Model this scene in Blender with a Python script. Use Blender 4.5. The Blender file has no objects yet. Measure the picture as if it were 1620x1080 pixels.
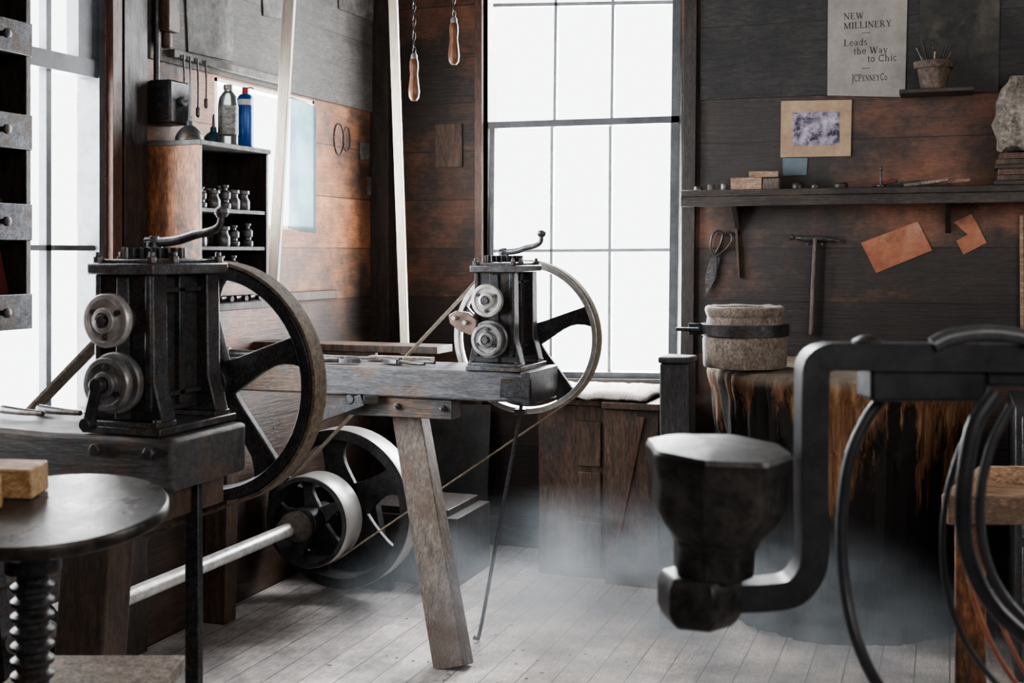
import bpy,bmesh,math,random
from mathutils import Vector as V, Matrix, noise as mn
random.seed(4)
S=bpy.context.scene
try:
    S.view_settings.view_transform='AgX'; S.view_settings.look='AgX - Medium High Contrast'; S.view_settings.exposure=.5
except Exception: pass
Z=V((0,0,1)); X=V((1,0,0)); Y=V((0,1,0))
F=1900.; ya=math.radians(20); EYE=1.45
fwd=V((-math.sin(ya),math.cos(ya),0)); rgt=V((math.cos(ya),math.sin(ya),0)); CAM=V((0,0,EYE))
YB=5.6; XL=-2.77; CEIL=3.2
def ray(px,py): return fwd+rgt*((px-810)/F)-Z*((py-400)/F)
def W(px,py,d): return CAM+ray(px,py)*d
def atY(px,py,y): r=ray(px,py); return CAM+r*(y/r.y)
def atX(px,py,x): r=ray(px,py); return CAM+r*(x/r.x)
def bk(px,py,o=0): return atY(px,py,YB-o)
def lf(px,py,o=0): return atX(px,py,XL+o)
def fl(px,py,z=0): r=ray(px,py); return CAM+r*((z-EYE)/r.z)

# ------------------------------------------------------------ materials
def newmat(name):
    m=bpy.data.materials.new(name); m.use_nodes=True; nt=m.node_tree
    return m,nt,nt.nodes['Principled BSDF']
def c4(c): return (c[0],c[1],c[2],1)
def M(nt,op,a,b=None,clamp=False):
    n=nt.nodes.new('ShaderNodeMath'); n.operation=op; n.use_clamp=clamp
    for i,v in enumerate((a,b)):
        if v is None: continue
        if isinstance(v,(int,float)): n.inputs[i].default_value=v
        else: nt.links.new(v,n.inputs[i])
    return n.outputs[0]
def noise(nt,vec,scale,det=4,rough=.6):
    n=nt.nodes.new('ShaderNodeTexNoise'); n.inputs['Scale'].default_value=scale; n.inputs['Detail'].default_value=det
    n.inputs['Roughness'].default_value=rough; nt.links.new(vec,n.inputs['Vector']); return n.outputs['Fac']
def mapping(nt,vec,sc):
    n=nt.nodes.new('ShaderNodeMapping'); n.inputs['Scale'].default_value=sc; nt.links.new(vec,n.inputs['Vector']); return n.outputs[0]
def ramp(nt,fac,stops):
    n=nt.nodes.new('ShaderNodeValToRGB'); e=n.color_ramp.elements
    while len(e)<len(stops): e.new(.5)
    for i,(p,c) in enumerate(stops): e[i].position=p; e[i].color=c4(c)
    nt.links.new(fac,n.inputs[0]); return n.outputs[0]
def mixc(nt,f,a,b,mode='MIX'):
    n=nt.nodes.new('ShaderNodeMix'); n.data_type='RGBA'; n.blend_type=mode
    for i,v in ((0,f),(6,a),(7,b)):
        if isinstance(v,(int,float)): n.inputs[i].default_value=v
        elif isinstance(v,tuple): n.inputs[i].default_value=c4(v)
        else: nt.links.new(v,n.inputs[i])
    return n.outputs[2]
def bump(nt,bs,h,st=.3,dist=.01):
    n=nt.nodes.new('ShaderNodeBump'); n.inputs['Strength'].default_value=st; n.inputs['Distance'].default_value=dist
    nt.links.new(h,n.inputs['Height']); nt.links.new(n.outputs[0],bs.inputs['Normal'])
def objc(nt): return nt.nodes.new('ShaderNodeTexCoord').outputs['Object']
def gray(nt,v):
    cb=nt.nodes.new('ShaderNodeCombineColor')
    for i in range(3): nt.links.new(v,cb.inputs[i])
    return cb.outputs[0]
def mat(name,c1,c2,scale=12,rough=.5,metal=0.,bst=.25,stretch=(1,1,1),c3=None,rv=.15,bd=.004,pos=(.35,.65)):
    m,nt,bs=newmat(name); co=objc(nt); v=mapping(nt,co,stretch)
    f=noise(nt,v,scale,8,.72)
    col=ramp(nt,f,[(pos[0],c1),(pos[1],c2)])
    if c3:
        f2=noise(nt,co,scale*.35,5,.7); k=ramp(nt,f2,[(.5,(0,0,0)),(.6,(1,1,1))]); col=mixc(nt,k,col,c3)
    if bst>=.3:
        f4=noise(nt,mapping(nt,co,stretch),scale*5,3,.7)
        col=mixc(nt,1.,col,ramp(nt,f4,[(.35,(.5,.5,.5)),(.65,(1.35,1.35,1.35))]),'MULTIPLY')
    nt.links.new(col,bs.inputs['Base Color'])
    r=M(nt,'ADD',M(nt,'MULTIPLY',noise(nt,co,scale*1.7,3),rv*2),rough-rv); nt.links.new(r,bs.inputs['Roughness'])
    bs.inputs['Metallic'].default_value=metal
    if bst: bump(nt,bs,f,bst,bd)
    return m
IRON=mat('black_iron',(.026,.027,.030),(.078,.08,.088),30,.38,.5,.35,c3=(.06,.05,.044),bd=.002)
IRON2=mat('worn_iron',(.05,.052,.058),(.16,.163,.175),40,.38,.6,.3,bd=.002,c3=(.09,.073,.062))
STEEL=mat('worn_steel',(.30,.295,.285),(.58,.57,.56),35,.38,.55,.15,bd=.001)
STEELD=mat('dull_steel',(.13,.13,.135),(.34,.34,.345),28,.4,.6,.15,bd=.001,c3=(.17,.135,.11))
BLACKPAINT=mat('black_paint',(.013,.014,.017),(.034,.037,.043),18,.42,.25,.2,bd=.0015)
RUBBER=mat('black_rubber',(.016,.017,.02),(.035,.038,.042),14,.4,0,.1)
LEATHER=mat('old_leather',(.06,.043,.03),(.2,.155,.11),60,.75,0,.6,bd=.003)
BELT=mat('belt_canvas',(.14,.11,.08),(.32,.27,.2),50,.8,0,.4,bd=.002)
BEAMW=mat('grimy_beam_wood',(.03,.032,.037),(.12,.12,.13),9,.5,0,.6,(1,6,6),c3=(.11,.075,.055),bd=.006)
BEAMW1=mat('grimy_dark_beam',(.018,.018,.021),(.07,.067,.067),9,.5,0,.6,(1,6,6),c3=(.10,.055,.03),bd=.006)
LEGW=mat('weathered_leg_wood',(.05,.042,.035),(.19,.155,.13),12,.65,0,.6,(5,5,.7),c3=(.09,.06,.043),bd=.005)
LEGD=mat('dark_leg_wood',(.028,.02,.014),(.10,.06,.04),12,.6,0,.6,(5,5,.7),bd=.005)
PALEW=mat('pale_pole_wood',(.5,.44,.37),(.74,.69,.6),10,.6,0,.2,(6,6,.5),rv=.08)
HANDLEW=mat('handle_wood',(.06,.024,.011),(.2,.08,.036),14,.35,0,.15,(4,4,.6))
ORANGEW=mat('rusty_cabinet_wood',(.09,.04,.022),(.36,.15,.066),9,.5,0,.5,(3,3,.7),c3=(.035,.024,.02),bd=.004)
DARKW=mat('dark_wood',(.012,.010,.009),(.045,.034,.029),9,.5,0,.5,(4,4,.8),bd=.004)
DARKWX=mat('dark_shelf_wood',(.014,.012,.012),(.055,.042,.035),9,.45,0,.5,(.8,5,5),bd=.004)
REDW=mat('reddish_trim_wood',(.045,.022,.016),(.13,.065,.046),8,.5,0,.4,(5,5,.6),bd=.004)
LIGHTW=mat('light_box_wood',(.3,.17,.08),(.55,.37,.21),14,.5,0,.3,(1,6,6),bd=.002)
TANW=mat('tan_wood',(.19,.12,.08),(.38,.27,.19),12,.6,0,.3,(1,5,5))
KEGW=mat('keg_wood',(.10,.08,.066),(.26,.21,.17),14,.75,0,.6,(2,2,1.2),bd=.004)
CHESTW=mat('old_chest_wood',(.03,.018,.013),(.125,.075,.05),9,.55,0,.6,(4,4,.6),bd=.005,c3=(.045,.034,.029))
GREYP=mat('grey_board',(.06,.058,.057),(.15,.143,.135),5,.7,0,.3,(1,1,1),c3=(.05,.046,.042))
PAPER=mat('aged_paper',(.2,.187,.172),(.3,.28,.26),6,.8,0,.1)
TANP=mat('tan_card',(.24,.165,.11),(.4,.29,.19),8,.7,0,.1)
LILAC=mat('faded_print',(.03,.022,.045),(.42,.38,.46),16,.3,0,0,(1,1,1),pos=(.42,.6))
BLUEP=mat('blue_paper',(.07,.10,.115),(.13,.17,.19),6,.6,0,.1)
COPPER=mat('copper_sheet',(.24,.09,.05),(.44,.19,.12),9,.45,.3,.2,c3=(.42,.24,.18))
BLUEC=mat('blue_can_paint',(.01,.05,.22),(.02,.1,.38),5,.3,.2,0)
WHITEC=mat('white_label',(.5,.5,.52),(.75,.75,.75),20,.4,0,0)
REDC=mat('red_cap',(.3,.01,.01),(.45,.03,.02),6,.3,0,0)
TEAL=mat('blue_enamel',(.03,.09,.14),(.08,.18,.25),10,.3,.5,.1)
CLAY=mat('clay_pot',(.07,.05,.04),(.13,.095,.075),10,.8,0,.3)
CLOTH=mat('sack_cloth',(.42,.4,.37),(.66,.63,.6),40,.9,0,.7,bd=.006)
DARKPIC=mat('dark_print',(.008,.009,.009),(.035,.032,.028),5,.5,0,0,c3=(.075,.066,.05),pos=(.4,.6))
PLASTER=mat('crumpled_paper',(.12,.105,.09),(.30,.26,.22),12,.85,0,.8,bd=.02)
GUNK=mat('greasy_lint',(.02,.017,.014),(.08,.06,.045),50,.9,0,.8)
TABLEM=mat('oily_table_top',(.016,.013,.012),(.06,.05,.043),9,.30,.2,.5,c3=(.095,.078,.065),bd=.004)
REDD=mat('dark_red_cover',(.06,.01,.01),(.12,.03,.025),8,.4,0,.1)
TRAYW=mat('pine_tray_wood',(.10,.055,.033),(.42,.27,.17),7,.6,0,.5,(1,9,9),bd=.003,c3=(.12,.075,.05))
RIMF=mat('polished_rim_face',(.33,.325,.315),(.46,.45,.44),6,.4,.4,.05,bd=.001)
def glass(name,col,r=.05):
    m,nt,bs=newmat(name); bs.inputs['Base Color'].default_value=c4(col); bs.inputs['Roughness'].default_value=r
    bs.inputs['Transmission Weight'].default_value=.5; return m
GLASS=glass('bottle_glass',(.16,.18,.18))
def plankmat(name,axis,size,d1,d2,patch,pscale,plo,phi,rough,seam=.02,grain=(1,1,1),tint=.5,seamdark=.2,zlim=None):
    m,nt,bs=newmat(name); co=objc(nt); sp=nt.nodes.new('ShaderNodeSeparateXYZ'); nt.links.new(co,sp.inputs[0])
    q=M(nt,'DIVIDE',sp.outputs[axis],size); fr=M(nt,'FRACT',q); fo=M(nt,'FLOOR',q)
    wn=nt.nodes.new('ShaderNodeTexWhiteNoise'); wn.noise_dimensions='1D'; nt.links.new(fo,wn.inputs['W'])
    g=noise(nt,mapping(nt,co,grain),10,9,.75)
    col=ramp(nt,g,[(.3,d1),(.7,d2)])
    if patch:
        pf=noise(nt,mapping(nt,co,tuple(.35+.65*(1 if x>1 else .6) for x in grain)),pscale,7,.7)
        pf=M(nt,'ADD',pf,M(nt,'MULTIPLY',M(nt,'SUBTRACT',wn.outputs['Value'],.5),.12))
        k=ramp(nt,pf,[(plo,(0,0,0)),(phi,(1,1,1))])
        if zlim:
            mr=nt.nodes.new('ShaderNodeMapRange'); mr.inputs[1].default_value=zlim[0]; mr.inputs[2].default_value=zlim[1]; nt.links.new(sp.outputs[2],mr.inputs[0]); k=M(nt,'MULTIPLY',k,mr.outputs[0])
        col=mixc(nt,k,col,mixc(nt,g,tuple(c*.3 for c in patch),tuple(min(1,c*1.7) for c in patch)))
    so=noise(nt,co,3.5,8,.75); col=mixc(nt,1.,col,ramp(nt,so,[(.38,(.45,.45,.47)),(.6,(1.15,1.15,1.15))]),'MULTIPLY')
    sc=noise(nt,mapping(nt,co,grain),45,4,.7); col=mixc(nt,1.,col,ramp(nt,sc,[(.35,(.6,.6,.6)),(.65,(1.3,1.3,1.3))]),'MULTIPLY')
    br=M(nt,'ADD',M(nt,'MULTIPLY',wn.outputs['Value'],tint),1-tint/2)
    s=M(nt,'LESS_THAN',fr,seam); sd=M(nt,'SUBTRACT',1,M(nt,'MULTIPLY',s,1-seamdark))
    col=mixc(nt,1.,col,gray(nt,M(nt,'MULTIPLY',br,sd)),'MULTIPLY'); nt.links.new(col,bs.inputs['Base Color'])
    r=M(nt,'ADD',M(nt,'MULTIPLY',so,.5),rough-.25); nt.links.new(r,bs.inputs['Roughness'])
    bump(nt,bs,M(nt,'SUBTRACT',M(nt,'ADD',g,M(nt,'MULTIPLY',sc,.35)),M(nt,'MULTIPLY',s,1.5)),.5,.007)
    return m
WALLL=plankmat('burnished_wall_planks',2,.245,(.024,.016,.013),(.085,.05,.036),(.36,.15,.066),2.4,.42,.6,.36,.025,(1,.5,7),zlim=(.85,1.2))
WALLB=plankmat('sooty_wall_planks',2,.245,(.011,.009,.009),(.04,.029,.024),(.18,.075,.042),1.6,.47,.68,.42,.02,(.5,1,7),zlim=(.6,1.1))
FLOORM=plankmat('worn_floor_planks',0,.115,(.3,.27,.255),(.6,.56,.53),(.2,.17,.15),1.3,.5,.75,.5,.04,(9,.5,1),.28,.22)
CEILM=mat('ceiling_boards',(.03,.027,.024),(.07,.06,.055),5,.8)
STUMPM,nt,bs=newmat('split_stump_wood'); co=objc(nt)
g=noise(nt,mapping(nt,co,(7,7,.6)),4,9,.75); g2=noise(nt,mapping(nt,co,(3,3,.35)),2.2,8,.7)
sp=nt.nodes.new('ShaderNodeSeparateXYZ'); nt.links.new(co,sp.inputs[0])
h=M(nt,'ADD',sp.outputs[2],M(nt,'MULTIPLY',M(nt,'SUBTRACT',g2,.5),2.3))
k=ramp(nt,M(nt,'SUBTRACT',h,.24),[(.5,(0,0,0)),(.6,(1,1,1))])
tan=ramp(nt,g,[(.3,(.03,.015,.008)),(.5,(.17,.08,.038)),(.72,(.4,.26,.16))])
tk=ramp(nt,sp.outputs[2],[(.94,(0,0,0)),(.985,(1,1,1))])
low=ramp(nt,sp.outputs[2],[(.15,(.35,.35,.35)),(.7,(1,1,1))])  # shade near the floor painted in, wood darkens downward
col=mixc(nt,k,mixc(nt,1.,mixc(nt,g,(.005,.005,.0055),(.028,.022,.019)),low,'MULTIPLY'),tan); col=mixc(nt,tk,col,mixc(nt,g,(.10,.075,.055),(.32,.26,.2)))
nt.links.new(col,bs.inputs['Base Color']); bs.inputs['Roughness'].default_value=.85; bs.inputs['Specular IOR Level'].default_value=.25; bump(nt,bs,M(nt,'ADD',g,M(nt,'MULTIPLY',k,.6)),.9,.03)

# ------------------------------------------------------------ builder
def frame(d,up=Z):
    d=d.normalized()
    if abs(d.dot(up))>.98: up=Y if abs(d.y)<.9 else X
    s=d.cross(up).normalized(); u=s.cross(d).normalized(); return s,u,d
def catmull(P,n=6):
    P=[V(p) for p in P]; out=[]
    for i in range(len(P)-1):
        a=P[i-1] if i else P[0]*2-P[1]; b=P[i]; c=P[i+1]; d=P[i+2] if i+2<len(P) else P[-1]*2-P[-2]
        for k in range(n):
            t=k/n; out.append(.5*((2*b)+(c-a)*t+(2*a-5*b+4*c-d)*t*t+(3*b-a-3*c+d)*t**3))
    out.append(P[-1]); return out
class B:
    def __init__(s): s.bm=bmesh.new()
    def faces(s,vs,fs):
        bv=[s.bm.verts.new(v) for v in vs]
        for f in fs:
            try: s.bm.faces.new([bv[i] for i in f])
            except ValueError: pass
        return bv
    def box(s,c,size,R=None):
        c=V(c); h=V(size)/2; vs=[]
        for x in (-1,1):
            for y in (-1,1):
                for z in (-1,1):
                    p=V((x*h.x,y*h.y,z*h.z)); vs.append(c+(R@p if R else p))
        s.faces(vs,[(0,1,3,2),(4,6,7,5),(0,4,5,1),(2,3,7,6),(0,2,6,4),(1,5,7,3)]); return s
    def mm(s,a,b):
        a=V(a); b=V(b); return s.box((a+b)/2,[abs(b[i]-a[i]) for i in range(3)])
    def beam(s,p0,p1,w,h,up=Z,w1=None,h1=None):
        p0=V(p0); p1=V(p1); a,u,d=frame(p1-p0,V(up)); w1=w1 or w; h1=h1 or h; vs=[]
        for p,ww,hh in ((p0,w,h),(p1,w1,h1)):
            for i,j in ((-1,-1),(1,-1),(1,1),(-1,1)): vs.append(p+a*i*ww/2+u*j*hh/2)
        s.faces(vs,[(3,2,1,0),(4,5,6,7),(0,1,5,4),(1,2,6,5),(2,3,7,6),(3,0,4,7)]); return s
    def lathe(s,prof,o,axis=Z,n=36,wob=0,seed=0):
        o=V(o); a,u,d=frame(V(axis)); rings=[]; rr=random.Random(seed)
        wb=[(rr.uniform(0,6.28),rr.uniform(.4,1)) for _ in range(5)]
        for r,h in prof:
            if r<1e-6: rings.append([s.bm.verts.new(o+d*h)])
            else:
                L=[]
                for k in range(n):
                    t=2*math.pi*k/n; q=1
                    if wob: q=1+wob*sum(am*math.sin((j+2)*t+ph+h*2) for j,(ph,am) in enumerate(wb))
                    L.append(s.bm.verts.new(o+d*h+(a*math.cos(t)+u*math.sin(t))*r*q))
                rings.append(L)
        for A,C in zip(rings,rings[1:]):
            for k in range(n):
                k2=(k+1)%n
                try:
                    if len(A)==1 and len(C)==1: break
                    if len(A)==1: s.bm.faces.new((A[0],C[k],C[k2]))
                    elif len(C)==1: s.bm.faces.new((A[k],C[0],A[k2]))
                    else: s.bm.faces.new((A[k],C[k],C[k2],A[k2]))
                except ValueError: pass
        return s
    def cyl(s,p0,p1,r0,r1=None,n=24):
        p0=V(p0); p1=V(p1); L=(p1-p0).length; r1=r0 if r1 is None else r1
        return s.lathe([(0,0),(r0,0),(r1,L),(0,L)],p0,p1-p0,n)
    def tube(s,P,r,n=10,sub=6,flat=None):
        Q=catmull(P,sub) if sub>1 else [V(p) for p in P]; m=len(Q); rings=[]; up=None
        for i,p in enumerate(Q):
            d=(Q[min(i+1,m-1)]-Q[max(i-1,0)]).normalized()
            if up is None: a,up,_=frame(d)
            a=d.cross(up).normalized(); up=a.cross(d).normalized()
            rad=r if not isinstance(r,(list,tuple)) else r[0]+(r[-1]-r[0])*i/(m-1) if len(r)==2 else r[min(len(r)-1,round(i/(m-1)*(len(r)-1)))]
            L=[]
            for k in range(n):
                t=2*math.pi*k/n; L.append(s.bm.verts.new(p+a*math.cos(t)*rad+up*math.sin(t)*rad))
            rings.append(L)
        for A,C in zip(rings,rings[1:]):
            for k in range(n): s.bm.faces.new((A[k],A[(k+1)%n],C[(k+1)%n],C[k]))
        s.bm.faces.new(rings[0][::-1]); s.bm.faces.new(rings[-1]); return s
    def rect(s,P,w,h,side,sub=6):
        Q=catmull(P,sub) if sub>1 else [V(p) for p in P]; m=len(Q); side=V(side).normalized(); R=[]
        for i,p in enumerate(Q):
            d=(Q[min(i+1,m-1)]-Q[max(i-1,0)]).normalized(); u=side.cross(d).normalized()
            R.append([s.bm.verts.new(p+side*i1*w/2+u*j1*h/2) for i1,j1 in ((-1,-1),(1,-1),(1,1),(-1,1))])
        for A,C in zip(R,R[1:]):
            for k in range(4): s.bm.faces.new((A[k],A[(k+1)%4],C[(k+1)%4],C[k]))
        s.bm.faces.new(R[0][::-1]); s.bm.faces.new(R[-1]); return s
    def prism(s,P,vec):
        P=[V(p) for p in P]; vec=V(vec); n=len(P)
        a=[s.bm.verts.new(p) for p in P]; b=[s.bm.verts.new(p+vec) for p in P]
        s.bm.faces.new(a[::-1]); s.bm.faces.new(b)
        for k in range(n): s.bm.faces.new((a[k],a[(k+1)%n],b[(k+1)%n],b[k]))
        return s
    def rough(s,amp,sc,cuts=0,seed=0):
        if cuts: bmesh.ops.subdivide_edges(s.bm,edges=s.bm.edges[:],cuts=cuts,use_grid_fill=True)
        for v in s.bm.verts: v.co+=mn.noise_vector(v.co*sc+V((seed,0,0)))*amp
        return s
def finish(b,name,m,parent=None,local=False,bevel=.0015,origin=None,label=None,cat=None,kind=None,group=None,ang=35,sub=0):
    bm=b.bm; bmesh.ops.remove_doubles(bm,verts=bm.verts,dist=1e-6); bmesh.ops.recalc_face_normals(bm,faces=bm.faces)
    if parent is not None: o=V((0,0,0)) if local else V(parent['o'])
    elif origin is not None: o=V(origin)
    else:
        xs=[v.co for v in bm.verts]; o=V(((min(v.x for v in xs)+max(v.x for v in xs))/2,(min(v.y for v in xs)+max(v.y for v in xs))/2,min(v.z for v in xs)))
    for v in bm.verts: v.co-=o
    me=bpy.data.meshes.new(name); bm.to_mesh(me); bm.free()
    for p in me.polygons: p.use_smooth=True
    me.set_sharp_from_angle(angle=math.radians(ang)); me.materials.append(m)
    ob=bpy.data.objects.new(name,me); S.collection.objects.link(ob)
    if parent is not None: ob.parent=parent
    else: ob.location=o; ob['o']=list(o)
    if bevel:
        md=ob.modifiers.new('bevel','BEVEL'); md.width=bevel; md.segments=2; md.limit_method='ANGLE'; md.angle_limit=math.radians(40); md.use_clamp_overlap=True
    tag(ob,label,cat,kind,group); return ob
def tag(ob,label=None,cat=None,kind=None,group=None):
    if label: ob['label']=label
    if cat: ob['category']=cat
    if kind: ob['kind']=kind
    if group: ob['group']=group
def empty(name,loc,label,cat,group=None):
    e=bpy.data.objects.new(name,None); e.empty_display_size=.05; S.collection.objects.link(e); e.location=V(loc); e['o']=list(loc)
    tag(e,label,cat,None,group); return e
ST='structure'
# ------------------------------------------------------------ room shell
XR=2.4; YF=-1.6; T=.12
b=B(); b.mm((XL-T,YF,-.1),(XR+T,YB+T,0)); finish(b,'floor',FLOORM,kind=ST,bevel=0,origin=(0,0,0))
b=B(); b.mm((XL-T,YF,CEIL),(XR+T,YB+T,CEIL+.1)); finish(b,'ceiling',CEILM,kind=ST,bevel=0)
def holewall(axis,p0,p1,holes,lo,hi,mat_,name,sz=(0,CEIL)):
    b=B(); cuts=sorted(set([lo,hi]+[h[0] for h in holes]+[h[1] for h in holes]))
    for a,c in zip(cuts,cuts[1:]):
        mid=(a+c)/2; hs=sorted([h[2:] for h in holes if h[0]<mid<h[1]]); z=sz[0]
        seg=[]
        for z0,z1 in hs: seg.append((z,z0)); z=z1
        seg.append((z,sz[1]))
        for z0,z1 in seg:
            if z1-z0<.001: continue
            if axis=='x': b.mm((a,p0,z0),(c,p1,z1))
            else: b.mm((p0,a,z0),(p1,c,z1))
    return finish(b,name,mat_,kind=ST,bevel=0,origin=(0,0,0))
wx0=bk(772,200).x; wx1=bk(1078,200).x; wz0=bk(930,592).z
W1=(1.9,3.455,.86,2.95); W3=(4.12,4.925,1.555,2.155)
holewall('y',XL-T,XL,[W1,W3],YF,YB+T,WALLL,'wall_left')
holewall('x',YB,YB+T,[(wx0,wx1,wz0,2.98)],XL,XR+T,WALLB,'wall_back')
b=B(); b.mm((XR,YF,0),(XR+T,YB,CEIL)); finish(b,'wall_right',WALLB,kind=ST,bevel=0,origin=(0,0,0))
b=B(); b.mm((XL,YF-T,0),(XR,YF,CEIL)); finish(b,'wall_front',WALLB,kind=ST,bevel=0,origin=(0,0,0))
FRB=mat('window_frame_paint',(.05,.055,.062),(.10,.11,.125),10,.5,0,.2)
def vb(b,x0,y0,x1,y1,w,off,dp):
    P0=bk(x0,y0,off); P1=bk(x1,y1,off); d=(P1-P0).normalized(); n=d.cross(Y).normalized(); ww=w/F*5.75
    v=[P0-n*ww/2,P0+n*ww/2,P1+n*ww/2,P1-n*ww/2]; b.prism(v,(0,-dp,0))
b=B(); TOP=-150
vb(b,776,TOP,776,600,13,-.09,.09); vb(b,1079,TOP,1070,600,14,-.09,.09)
vb(b,768,200,1082,190,11,-.05,.05); vb(b,768,590,1082,594,14,-.09,.10)
vb(b,768,-135,1085,-140,14,-.09,.09)
vb(b,783,200,780,590,9,-.05,.04); vb(b,1068,195,1064,590,9,-.05,.04)
w2=finish(b,'window_2',FRB,kind=ST,origin=bk(930,590))
MUNT=mat('glare_paled_glazing_bars',(.2,.215,.235),(.32,.335,.36),10,.5,0,.2)  # window glare put into the colour: bars paler than their frame
b=B()
for xa,xb_ in ((884,880),(974,970)): vb(b,xa,TOP,xb_,195,5,-.05,.03)
vb(b,783,10,1076,5,6,-.05,.03)
for xa,xb_ in ((876,874),(968,966)): vb(b,xa,200,xb_,588,5,-.05,.03)
vb(b,780,397,1072,395,5,-.05,.03)
finish(b,'glazing_bars',MUNT,w2)
b=B(); vb(b,760,TOP,760,640,13,0,.03); finish(b,'trim_1',REDW,kind=ST)
b=B(); vb(b,1096,TOP,1088,620,20,0,.03); finish(b,'trim_2',DARKW,kind=ST)
b=B(); vb(b,765,603,1095,606,14,.0,.05); finish(b,'trim_3',DARKWX,kind=ST)
b=B()
y0,y1,z0,z1=W1
for ya_,yb_ in ((y0,y0+.05),(y1-.03,y1)): b.mm((XL-.09,ya_,z0),(XL,yb_,z1))
b.mm((XL-.09,y0,z0),(XL+.02,y1,z0+.05)); b.mm((XL-.09,y0,z1-.05),(XL,y1,z1))
zr=lf(110,100).z; b.mm((XL-.07,y0,zr-.03),(XL-.005,y1,zr+.03))
zm=lf(110,392).z; b.mm((XL-.05,y0,zm-.009),(XL-.02,y1,zm+.009))
for px in (85,-90,-300):
    yy=lf(px,300).y; b.mm((XL-.05,yy-.012,z0),(XL-.02,yy+.012,z1))
b.mm((XL-.06,lf(128,50).y,zr),(XL-.01,y1-.02,z1))
finish(b,'window_1',FRB,kind=ST)
b=B(); b.mm((XL,3.46,.8),(XL+.03,3.51,CEIL-.01)); finish(b,'trim_4',REDW,kind=ST)
b=B(); b.mm((XL,3.525,0.001),(XL+.028,3.655,CEIL-.01)); finish(b,'trim_5',DARKW,kind=ST)
b=B(); b.mm((XL,1.8,.8),(XL+.05,3.455,.86)); finish(b,'trim_6',DARKW,kind=ST)
b=B(); y0,y1,z0,z1=W3
for q in (((XL-.05,y0,z0),(XL,y0+.02,z1)),((XL-.05,y1-.015,z0),(XL,y1,z1)),((XL-.05,y0,z0),(XL,y1,z0+.015)),((XL-.05,y0,z1-.015),(XL,y1,z1))): b.mm(*q)
finish(b,'window_3',PALEW,kind=ST)
m,nt,bs=newmat('translucent_blue_sheet'); 
tr=nt.nodes.new('ShaderNodeBsdfTranslucent'); df=nt.nodes.new('ShaderNodeBsdfDiffuse'); mx=nt.nodes.new('ShaderNodeMixShader')
cc=ramp(nt,noise(nt,objc(nt),3,3),[(.35,(.24,.32,.35)),(.65,(.42,.49,.51))])
nt.links.new(cc,tr.inputs[0]); nt.links.new(cc,df.inputs[0]); mx.inputs[0].default_value=.4
nt.links.new(tr.outputs[0],mx.inputs[1]); nt.links.new(df.outputs[0],mx.inputs[2]); nt.links.new(mx.outputs[0],nt.nodes['Material Output'].inputs[0])
b=B(); p=lf(456,150).y; b.prism([(XL+.0005,p,1.56),(XL+.0005,4.935,1.54),(XL+.0005,4.94,2.13),(XL+.0005,p+.02,2.15)],(.003,0,0))
finish(b,'plastic_sheet',m,bevel=0,label='translucent bluish plastic sheet tacked over the small window',cat='sheet')
zg=2.165
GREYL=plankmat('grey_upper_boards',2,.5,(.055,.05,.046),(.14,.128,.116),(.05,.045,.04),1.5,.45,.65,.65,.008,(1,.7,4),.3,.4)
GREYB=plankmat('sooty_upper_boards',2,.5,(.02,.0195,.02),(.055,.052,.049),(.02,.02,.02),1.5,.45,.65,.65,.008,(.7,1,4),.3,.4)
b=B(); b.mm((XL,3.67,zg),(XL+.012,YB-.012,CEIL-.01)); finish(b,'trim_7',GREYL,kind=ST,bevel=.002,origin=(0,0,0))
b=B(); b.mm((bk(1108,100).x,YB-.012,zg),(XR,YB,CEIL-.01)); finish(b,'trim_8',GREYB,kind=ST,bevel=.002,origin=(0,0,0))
b=B(); b.mm((XL,YB-.10,0.001),(XL+.10,YB,CEIL-.01)); finish(b,'trim_9',DARKW,kind=ST)
b=B(); b.mm((XL+.1,YB-.02,0.001),(XR,YB,.14)); finish(b,'baseboard_back',DARKWX,kind=ST)
b=B(); b.mm((XL+.002,3.8,2.185),(XL+.04,4.62,2.215)); finish(b,'trim_10',GREYP,kind=ST)

# ------------------------------------------------------------ machines
def wheel_parts(parent,o,r,w,hub,nsp,rimmat,spmat,local=True,ph=0,rimt=.024,curve=.25,sw=.028,face=None,st=.02):
    o=V(o); b=B()
    b.lathe([(r-rimt,-w/2),(r-.003,-w/2),(r,-w/2+.004),(r,w/2-.004),(r-.003,w/2),(r-rimt,w/2),(r-rimt*1.25,.0),(r-rimt,-w/2)],o,Y,72)
    finish(b,'rim',rimmat,parent,local,.0008)
    if face:
        b=B(); b.lathe([(r+.0003,-w/2+.003),(r+.0018,-w/2+.006),(r+.0018,w/2-.006),(r+.0003,w/2-.003)],o,Y,72); finish(b,'rim_face',face,parent,local,0,label='polished steel running face')
    for k in range(nsp):
        a0=ph+2*math.pi*k/nsp; L=[];R=[]
        for i in range(9):
            t=i/8; rr=hub*.8+(r-rimt-hub*.8)*t+.003*(t==1); a=a0+curve*math.sin(t*math.pi*.9)
            ww=(sw*(1.3-1.1*t+1.1*t**4))/2
            c=V((math.cos(a),0,math.sin(a))); n=V((-math.sin(a),0,math.cos(a)))
            L.append(o+c*rr+n*ww-Y*st/2); R.append(o+c*rr-n*ww-Y*st/2)
        b=B(); b.prism(L+R[::-1],(0,st,0)); finish(b,'spoke',spmat,parent,local,.003)
    b=B(); b.cyl(o-Y*w*.6,o+Y*w*.6,hub,n=32); b.cyl(o-Y*w*.85,o-Y*w*.6,hub*.45,n=20); finish(b,'hub',spmat,parent,local,.002)
WR=.285; WY=.335; WZs=(.078,.095)
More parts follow.
